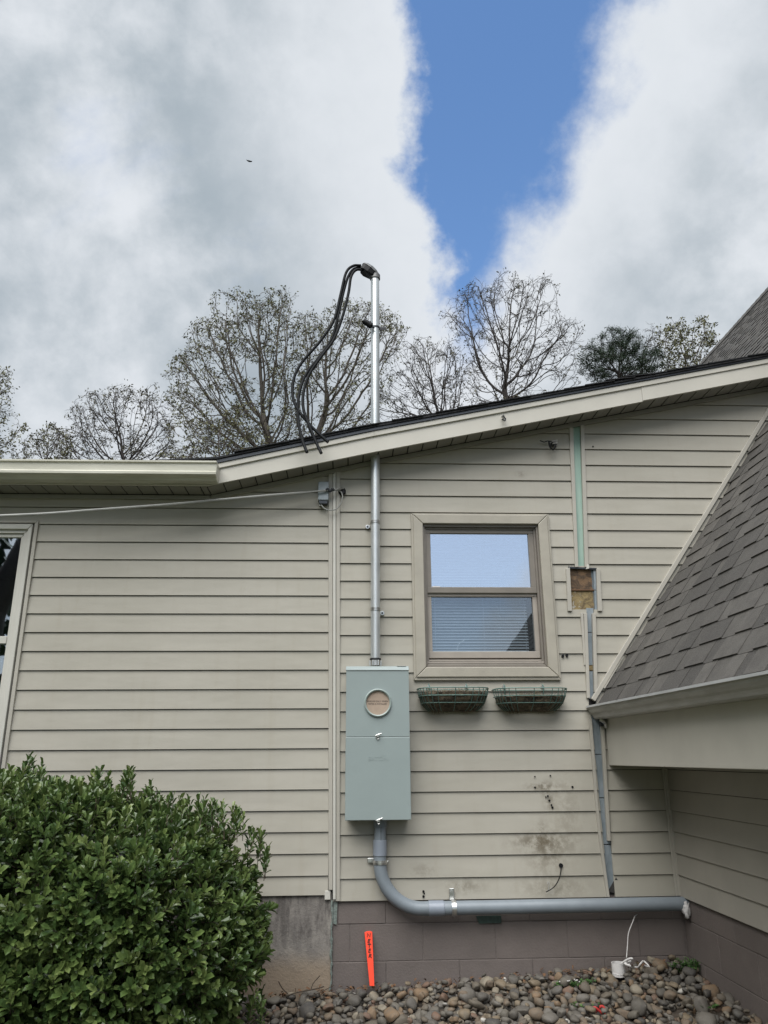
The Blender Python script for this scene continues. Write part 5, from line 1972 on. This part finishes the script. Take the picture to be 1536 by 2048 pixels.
# taller shoots along the top
for (px, py, n_) in ((60, 1520, 5), (82, 1530, 4), (30, 1548, 4), (190, 1546, 6), (215, 1552, 5), (255, 1545, 6), (250, 1556, 4), (160, 1568, 4), (300, 1570, 6), (320, 1588, 4), (340, 1585, 4),
                     (370, 1595, 5), (390, 1600, 4), (415, 1598, 5), (440, 1612, 5), (470, 1622, 4), (480, 1614, 3), (505, 1660, 3), (525, 1668, 3), (122, 1566, 5), (10, 1560, 5), (505, 1990, 4), (520, 1985, 3), (535, 1690, 3)):
    for k in range(n_):
        tip = onY(px + hr.uniform(-9, 9), py + hr.uniform(-2, 22), hr.uniform(-.95, -.55))
        b = tip + Vector((hr.uniform(-.03, .03), hr.uniform(-.03, .03), -.11))
        sprig(b, tip - b, .11, 9, .9)
# inner leaves and wood so that the core stays closed and dark
cnt = 0
while cnt < 2600:
    p = Vector((hr.uniform(-2.5, -.3), hr.uniform(-1.4, -.1), hr.uniform(-.2, 1.1)))
    f = hedge_f(p)
    if f > .85 or f < .35 or p.z < gz(p.x, p.y) + .02 or p.y > -.35:
        continue
    sprig(p, Vector((hr.uniform(-1, 1), hr.uniform(-1, .4), hr.uniform(-.3, 1))), .08, 8, 1.15)
    cnt += 1
br_ = MB()
for k in range(46):
    b = Vector((hr.uniform(-2.3, -.75), hr.uniform(-.95, -.5), gz(-1.5, -.75)))
    e_, _d = hedge_surface(hr.uniform(0, 6.28), math.asin(hr.uniform(-.2, .9)))
    if e_.y > -.1 or e_.x < -2.7:
        continue
    e_ = HC + (e_ - HC) * .92
    m_ = b.lerp(e_, .5) + Vector((hr.uniform(-.1, .1), hr.uniform(-.08, .08), .08))
    br_.tube(bez([b, m_, e_], 5), [.011 - .0008 * i for i in range(11)], 5)
br_.build('branches', 'twig', hedge, smooth=True)
tag(lv.build('foliage', 'hedge_leaf', hedge, smooth=False), kind='stuff')
tag(stems.build('twigs', 'twig', hedge), kind='stuff')

# ------------------------------------------------------------------ trees behind the house


def in_poly(x, y, poly):
    c = False
    n = len(poly)
    for i in range(n):
        (x1, y1), (x2, y2) = poly[i], poly[(i + 1) % n]
        if (y1 > y) != (y2 > y) and x < (x2 - x1) * (y - y1) / (y2 - y1) + x1:
            c = not c
    return c


def crown_points(poly, Y, n, rg, seed, depth=.45):
    """points for the branches to grow to: a crown of this outline, clumped, with gaps"""
    xs_, ys_ = [p[0] for p in poly], [p[1] for p in poly]
    x0, x1, y0, y1 = min(xs_), max(xs_), min(ys_), max(ys_)
    half = (x1 - x0) / 2 * (Y - CAM.y) / F_PX
    out = []
    while len(out) < n:
        x_, y_ = rg.uniform(x0, x1), rg.uniform(y0, y1)
        x2, y2 = x_ + rg.gauss(0, 6), y_ + rg.gauss(0, 6)
        if not in_poly(x2, y2, poly):
            continue
        k = noise.noise(Vector((x_ * .028, y_ * .028, seed * 3.7)))
        if k < rg.uniform(-.45, .28):
            continue
        out.append(np.array(onY(x_, y_, Y + rg.uniform(-1, 1) * half * depth * 1.6)))
    return out


def colonize(base, trunk_top, ells, n_att, step, kill, infl, rg, jitter=.13, bias=(0, 0, .32), att=None):
    if att is None:
        att = []
    vol = [e[1][0] * e[1][1] * e[1][2] for e in ells]
    while len(att) < n_att and ells:
        e = ells[rg.choices(range(len(ells)), vol)[0]]
        u = np.array([rg.gauss(0, 1) for _ in range(3)])
        u /= np.linalg.norm(u)
        rr_ = rg.random() ** (1 / 2.6)
        att.append(np.array(e[0]) + u * rr_ * np.array(e[1]))
    att = np.array(att)
    nodes = [np.array(base, float)]
    par = [-1]
    base_, top_ = np.array(base, float), np.array(trunk_top, float)
    nseg = max(2, int(np.linalg.norm(top_ - base_) / (step * 2)))
    for k in range(1, nseg + 1):
        p = base_ + (top_ - base_) * k / nseg + np.array([rg.uniform(-.06, .06), rg.uniform(-.06, .06), 0])
        nodes.append(p)
        par.append(len(nodes) - 2)
    N_ = np.array(nodes)
    d = np.linalg.norm(att[:, None, :] - N_[None], axis=2)
    near_i, near_d = d.argmin(1), d.min(1)
    alive = np.ones(len(att), bool)
    kids = {}
    for it in range(330):
        act = alive & (near_d < infl if it > 3 else alive)
        if not act.any():
            break
        idx = np.nonzero(act)[0]
        vec = att[idx] - N_[near_i[idx]]
        vec /= np.linalg.norm(vec, axis=1)[:, None] + 1e-9
        acc = {}
        for j, i in enumerate(near_i[idx]):
            if i in acc:
                acc[i] += vec[j]
            else:
                acc[i] = vec[j].copy()
        new = []
        newp = []
        for i, v in acc.items():
            kc = kids.get(i, 0)
            if kc >= 3:
                continue
            v = v / (np.linalg.norm(v) + 1e-9)
            # keep the parent's heading a little: branches sweep instead of zigzag
            if par[i] >= 0:
                h = N_[i] - N_[par[i]]
                h /= np.linalg.norm(h) + 1e-9
                v = v + .95 * h
            v = v + np.array(bias) + np.array([rg.gauss(0, jitter) for _ in range(3)])
            v /= np.linalg.norm(v) + 1e-9
            new.append(N_[i] + v * step)
            newp.append(i)
            kids[i] = kc + 1
        if not new:
            break
        new = np.array(new)
        o_ = len(N_)
        N_ = np.vstack([N_, new])
        par += newp
        ai = np.nonzero(alive)[0]
        dd = np.linalg.norm(att[ai][:, None, :] - new[None], axis=2)
        mi, md = dd.argmin(1), dd.min(1)
        better = md < near_d[ai]
        near_d[ai[better]] = md[better]
        near_i[ai[better]] = mi[better] + o_
        alive &= ~(near_d < kill)
    return N_, par


def wood(mb, N_, par, r_tip, expo, rmax=None):
    n = len(N_)
    ch = [[] for _ in range(n)]
    for i, p in enumerate(par):
        if p >= 0:
            ch[p].append(i)
    R_ = [0.0] * n
    for i in range(n - 1, -1, -1):
        R_[i] = r_tip if not ch[i] else sum(R_[c] ** expo for c in ch[i]) ** (1 / expo)
    if rmax:
        R_ = [min(r, rmax) for r in R_]
    for i in range(1, n):
        p = par[i]
        a, b = Vector(N_[p]), Vector(N_[i])
        k = 3 if R_[i] < .03 else (5 if R_[i] < .09 else 8)
        ra = R_[p] if R_[p] < R_[i] * 1.7 else R_[i] * 1.25
        mb.tube([a, b + (b - a) * .06], [ra, R_[i]], k, False)
    tips = [i for i in range(n) if not ch[i]]
    return tips, R_, ch


def px_ell(cx, cy, rx, ry, Y, depth=.8):
    c = onY(cx, cy, Y)
    sc = (Y - CAM.y) / F_PX / (ray(cx, cy).y)
    return ((c.x, c.y, c.z), (rx * sc, rx * sc * depth, ry * sc))


def bare_tree(name, label, Y, base_px, top_px, ells_px, n_att, step, bark, r_tip, seed, buds=0.0, bud_mat='bud', expo=2.35, fork=None, bud_size=.07):
    rg = random.Random(seed)
    c = onY(*base_px, Y)
    base = (c.x, Y, gz(c.x, 0))
    tp = onY(*top_px, Y)
    t = thing(name, label, 'tree', base, 'trees behind the house')
    step *= .74
    att = crown_points(ells_px, Y, int(n_att * 1.45), rg, seed)
    N_, par = colonize(base, (tp.x, Y, tp.z), [], 0, step, step * 1.1, 3.2, rg, att=att)
    mb = MB()
    tips, R_, ch = wood(mb, N_, par, r_tip, expo)
    tw_ = MB()
    bd = MB()
    cand_ = [i for i in range(len(N_)) if R_[i] < r_tip * 2.2]
    for i in cand_:
        p = Vector(N_[i])
        h = (p - Vector(N_[par[i]])).normalized() if par[i] >= 0 else Vector((0, 0, 1))
        m_ = 2 if not ch[i] else (1 if rg.random() < .6 else 0)
        for k in range(m_):
            d_ = (h * .8 + Vector((rg.gauss(0, .6), rg.gauss(0, .6), rg.gauss(.15, .5)))).normalized()
            L = step * rg.uniform(.5, 1.25)
            e_ = p + d_ * L
            tw_.tube([p, p + d_ * L * .5 + Vector((rg.uniform(-.03, .03), 0, .03)), e_], [r_tip * .8, r_tip * .65, r_tip * .4], 3, False)
            if rg.random() < buds:
                for q in range(rg.randint(2, 4)):
                    o_ = e_ + Vector((rg.gauss(0, .06), rg.gauss(0, .06), rg.gauss(0, .06)))
                    d1 = Vector((rg.gauss(0, 1), rg.gauss(0, 1), rg.gauss(0, 1))).normalized() * bud_size * rg.uniform(.5, 1.1)
                    d2 = d1.cross(Vector((rg.gauss(0, 1), rg.gauss(0, 1), rg.gauss(0, 1)))).normalized() * bud_size * .42
                    bd.add([o_ - d1, o_ + d2, o_ + d1, o_ - d2], [(0, 1, 2, 3)])
    mb.build('trunk', bark, t, smooth=True)
    tag(tw_.build('twigs', bark, t), kind='stuff')
    if bd.v:
        tag(bd.build('buds', bud_mat, t), kind='stuff')
    return t


bare_tree('budding_tree', 'leafing tree cut off by the left edge of the picture', 24, (-60, 1000), (-50, 900),
          [(-130, 745), (-70, 735), (-20, 728), (8, 745), (14, 800), (46, 832), (38, 872), (12, 900), (0, 950), (-130, 950)], 800, .22, 'bark', .0065, 31, .7)
bare_tree('small_tree', 'low thin tree just above the gutter near the left edge', 25, (90, 1000), (88, 945), [(30, 905), (60, 872), (100, 852), (135, 880), (155, 950), (15, 950)], 420, .2, 'bark', .0062, 32, .5)
bare_tree('round_tree', 'rounded brown twiggy tree left of the big budding tree', 27, (245, 1010), (248, 940),
          [(110, 862), (140, 830), (150, 796), (195, 790), (240, 772), (290, 784), (335, 792), (345, 850), (362, 900), (335, 960), (115, 960)], 1350, .22, 'bark_dark', .0068, 33, .3, 'bud_grey')
bare_tree('budding_tree', 'low thin budding tree in front of the foot of the tallest one', 22, (440, 1000), (440, 930),
          [(330, 880), (348, 838), (385, 842), (425, 850), (470, 805), (510, 850), (540, 950), (330, 950)], 620, .2, 'bark', .0062, 42, .5)
bare_tree('budding_tree', 'tallest pale-barked budding tree left of the service mast', 24, (548, 1000), (540, 900),
          [(333, 770), (350, 715), (385, 690), (378, 650), (428, 642), (436, 600), (474, 580), (500, 606), (528, 600), (552, 578), (592, 600), (600, 660), (588, 720), (604, 800), (592, 880), (560, 930), (480, 930), (420, 900), (372, 850), (340, 810)],
          2300, .24, 'bark_pale', .0068, 34, .6, expo=2.15)
bare_tree('budding_tree', 'spreading budding tree directly behind the service mast', 26, (628, 1000), (632, 890),
          [(598, 642), (618, 614), (650, 632), (690, 603), (742, 612), (782, 630), (817, 664), (800, 692), (770, 722), (766, 790), (742, 850), (650, 915), (596, 900), (584, 760)],
          1750, .24, 'bark_pale', .0068, 35, .55, expo=2.15)
bare_tree('bare_tree', 'dense purplish bare tree between the mast and the tallest bare tree', 28, (893, 1000), (888, 850),
          [(785, 702), (820, 678), (850, 690), (882, 670), (920, 690), (932, 760), (925, 850), (860, 860), (800, 850), (745, 880), (738, 800), (772, 776)], 1450, .22, 'bark_dark', .0068, 36, .15, 'bud_grey')
bare_tree('bare_tree', 'tall bare tree standing free against the blue gap in the clouds', 25, (1010, 1000), (1011, 790),
          [(884, 626), (925, 596), (930, 568), (960, 574), (986, 580), (1000, 546), (1025, 560), (1046, 570), (1074, 550), (1112, 560), (1112, 620), (1092, 650), (1130, 640), (1168, 664), (1152, 710), (1142, 780), (1080, 820), (1010, 820), (945, 820), (926, 760), (945, 700), (908, 666)],
          1900, .25, 'bark_dark', .0068, 37, .10, 'bud_grey')
bare_tree('budding_tree', 'small leafy tree beside the steep roof', 27, (1372, 1000), (1372, 780),
          [(1320, 680), (1345, 648), (1365, 655), (1386, 638), (1412, 631), (1427, 670), (1432, 690), (1425, 740), (1400, 780), (1335, 780), (1328, 710)], 600, .2, 'bark', .0062, 38, .85, bud_size=.085)
bare_tree('bare_tree', 'thin bare tree partly hidden behind the dark pine', 31, (1285, 1000), (1285, 760), [(1225, 690), (1250, 662), (1290, 650), (1318, 668), (1330, 720), (1300, 780), (1250, 780)], 420, .22, 'bark_dark', .0068, 39, .1, 'bud_grey')

# pine
rg = random.Random(41)
YP = 26
pc = onY(1240, 1000, YP)
pine = thing('pine_tree', 'dark green pine with a flat clumpy crown behind the roof', 'tree', (pc.x, YP, gz(pc.x, 0)), 'trees behind the house')
ells = [px_ell(*e, YP) for e in ((1238, 690, 55, 32), (1195, 725, 48, 30), (1290, 725, 45, 32), (1240, 735, 70, 35))]
tp = onY(1238, 770, YP)
N_, par = colonize((pc.x, YP, gz(pc.x, 0)), (tp.x, YP, tp.z), ells, 900, .2, .24, 3, rg)
mb = MB()
tips, R_, ch = wood(mb, N_, par, .011, 2.3)
mb.build('trunk', 'bark_dark', pine, smooth=True)
nd = MB()
for i in range(len(N_)):
    if R_[i] > .03 or i < 6:
        continue
    p = Vector(N_[i])
    for k in range(30):
        d_ = Vector((rg.gauss(0, 1), rg.gauss(0, 1), rg.gauss(.35, .8))).normalized() * rg.uniform(.10, .22)
        o_ = p + Vector((rg.gauss(0, .10), rg.gauss(0, .10), rg.gauss(0, .06)))
        s_ = d_.cross(Vector((rg.gauss(0, 1), rg.gauss(0, 1), 1))).normalized() * .012
        nd.add([o_ - s_, o_ + s_, o_ + d_], [(0, 1, 2)])
tag(nd.build('needles', 'needle', pine), kind='stuff')

# big tree behind the viewer, mirrored in the left window
rg = random.Random(51)
wc = onY(20, 1180, .014)
rv = (wc - CAM)
rv = Vector((rv.x, -rv.y, rv.z)).normalized()
hit = wc + rv * (9.5 / -rv.y)
yt = hit.y
bt = thing('yard_tree', 'big dark forking tree mirrored in the left window', 'tree', (hit.x - .5, yt, gz(-2.5, yt)))
mb = MB()
z0 = gz(-2.5, yt)
mb.tube(bez([(hit.x - .5, yt, z0), (hit.x - .45, yt, z0 + 1.2), (hit.x - .3, yt, hit.z - .2)], 6), [.42 - .012 * i for i in range(13)], 14)
mb.tube(bez([(hit.x - .3, yt, hit.z - .4), (hit.x + .15, yt, hit.z + .7), (hit.x + .35, yt - .2, hit.z + 2.0), (hit.x + .9, yt - .3, hit.z + 4)], 6), [.27 - .009 * i for i in range(19)], 12)
mb.tube(bez([(hit.x - .35, yt, hit.z - .4), (hit.x - .8, yt, hit.z + .6), (hit.x - 1.1, yt + .2, hit.z + 2.2), (hit.x - 1.8, yt, hit.z + 4)], 6), [.26 - .009 * i for i in range(19)], 12)
mb.tube(bez([(hit.x - .25, yt, hit.z + .0), (hit.x + .5, yt + .1, hit.z + .35), (hit.x + 1.3, yt + .1, hit.z + .55), (hit.x + 2.2, yt, hit.z + 1.4)], 6), [.15 - .006 * i for i in range(19)], 10)
mb.build('trunk', 'bark_dark', bt, smooth=True)
ells = [((hit.x + .3, yt, hit.z + 4.6), (3.2, 2.2, 2.0)), ((hit.x - 1.6, yt, hit.z + 4.2), (2, 1.6, 1.6)), ((hit.x + 2.0, yt, hit.z + 2.4), (1.2, 1.2, .9))]
N_, par = colonize((hit.x + .3, yt - .2, hit.z + 1.9), (hit.x + .7, yt - .3, hit.z + 3.2), ells, 500, .3, .36, 4, rg)
mb = MB()
wood(mb, N_, par, .012, 2.2, .12)
mb.build('branches', 'bark_dark', bt, smooth=True)

# ------------------------------------------------------------------ bird
bp_ = CAM + ray(498.5, 322.5).normalized() * 42
bird = thing('bird', 'small dark bird gliding high in front of the grey cloud', 'bird', bp_)
mb = MB().tube([bp_ - RIGHT * .05 - UP * .01, bp_ - RIGHT * .02 - UP * .004, bp_ + RIGHT * .03 - UP * .012, bp_ + RIGHT * .07 - UP * .022], [.012, .034, .030, .008], 8)
mb.build('body', 'bird', bird, smooth=True)
for sg in (1, -1):
    fw = Vector((0, 1, 0)) * .06
    a = bp_ + RIGHT * .01
    b = bp_ + RIGHT * (.10 * sg) + UP * (.035 if sg < 0 else -.01)
    c = bp_ + RIGHT * (.145 * sg) + UP * (.065 if sg < 0 else -.005)
    mb = MB()
    mb.add([a - fw, a + fw, b + fw * .8, b - fw * .6, c + fw * .1, c - fw * .5, a + UP * .012], [(0, 1, 2, 3), (3, 2, 4, 5), (0, 6, 1), (6, 0, 3), (1, 6, 2)])
    mb.build('wing', 'bird', bird)

# ------------------------------------------------------------------ unseen evergreens added left of the yard (keep the low sky off the shaded corner)
rg = random.Random(61)
wd = MB()
for k in range(9):
    c = Vector((rg.uniform(-12, -9.0), -15 + 1.9 * k, 3.9))
    rr_ = Vector((2.2, 2.0, 4.6))
    wd.tube([(c.x, c.y, -.5), (c.x, c.y, 6)], .2, 6)
    for j in range(900):
        u = Vector((rg.gauss(0, 1), rg.gauss(0, 1), rg.gauss(0, 1))).normalized() * rg.random() ** .4
        o_ = c + Vector((u.x * rr_.x, u.y * rr_.y, u.z * rr_.z))
        d1 = Vector((rg.gauss(0, 1), rg.gauss(0, 1), rg.gauss(0, 1))).normalized() * rg.uniform(.2, .42)
        d2 = d1.cross(Vector((rg.gauss(0, 1), rg.gauss(0, 1), rg.gauss(0, 1)))).normalized() * .22
        wd.add([o_ - d1, o_ + d2, o_ + d1, o_ - d2], [(0, 1, 2, 3)])
tag(wd.build('sky_block_trees', 'needle', None), 'unseen evergreen trees added left of the yard to block low sky', 'sky_block_trees', kind='stuff')
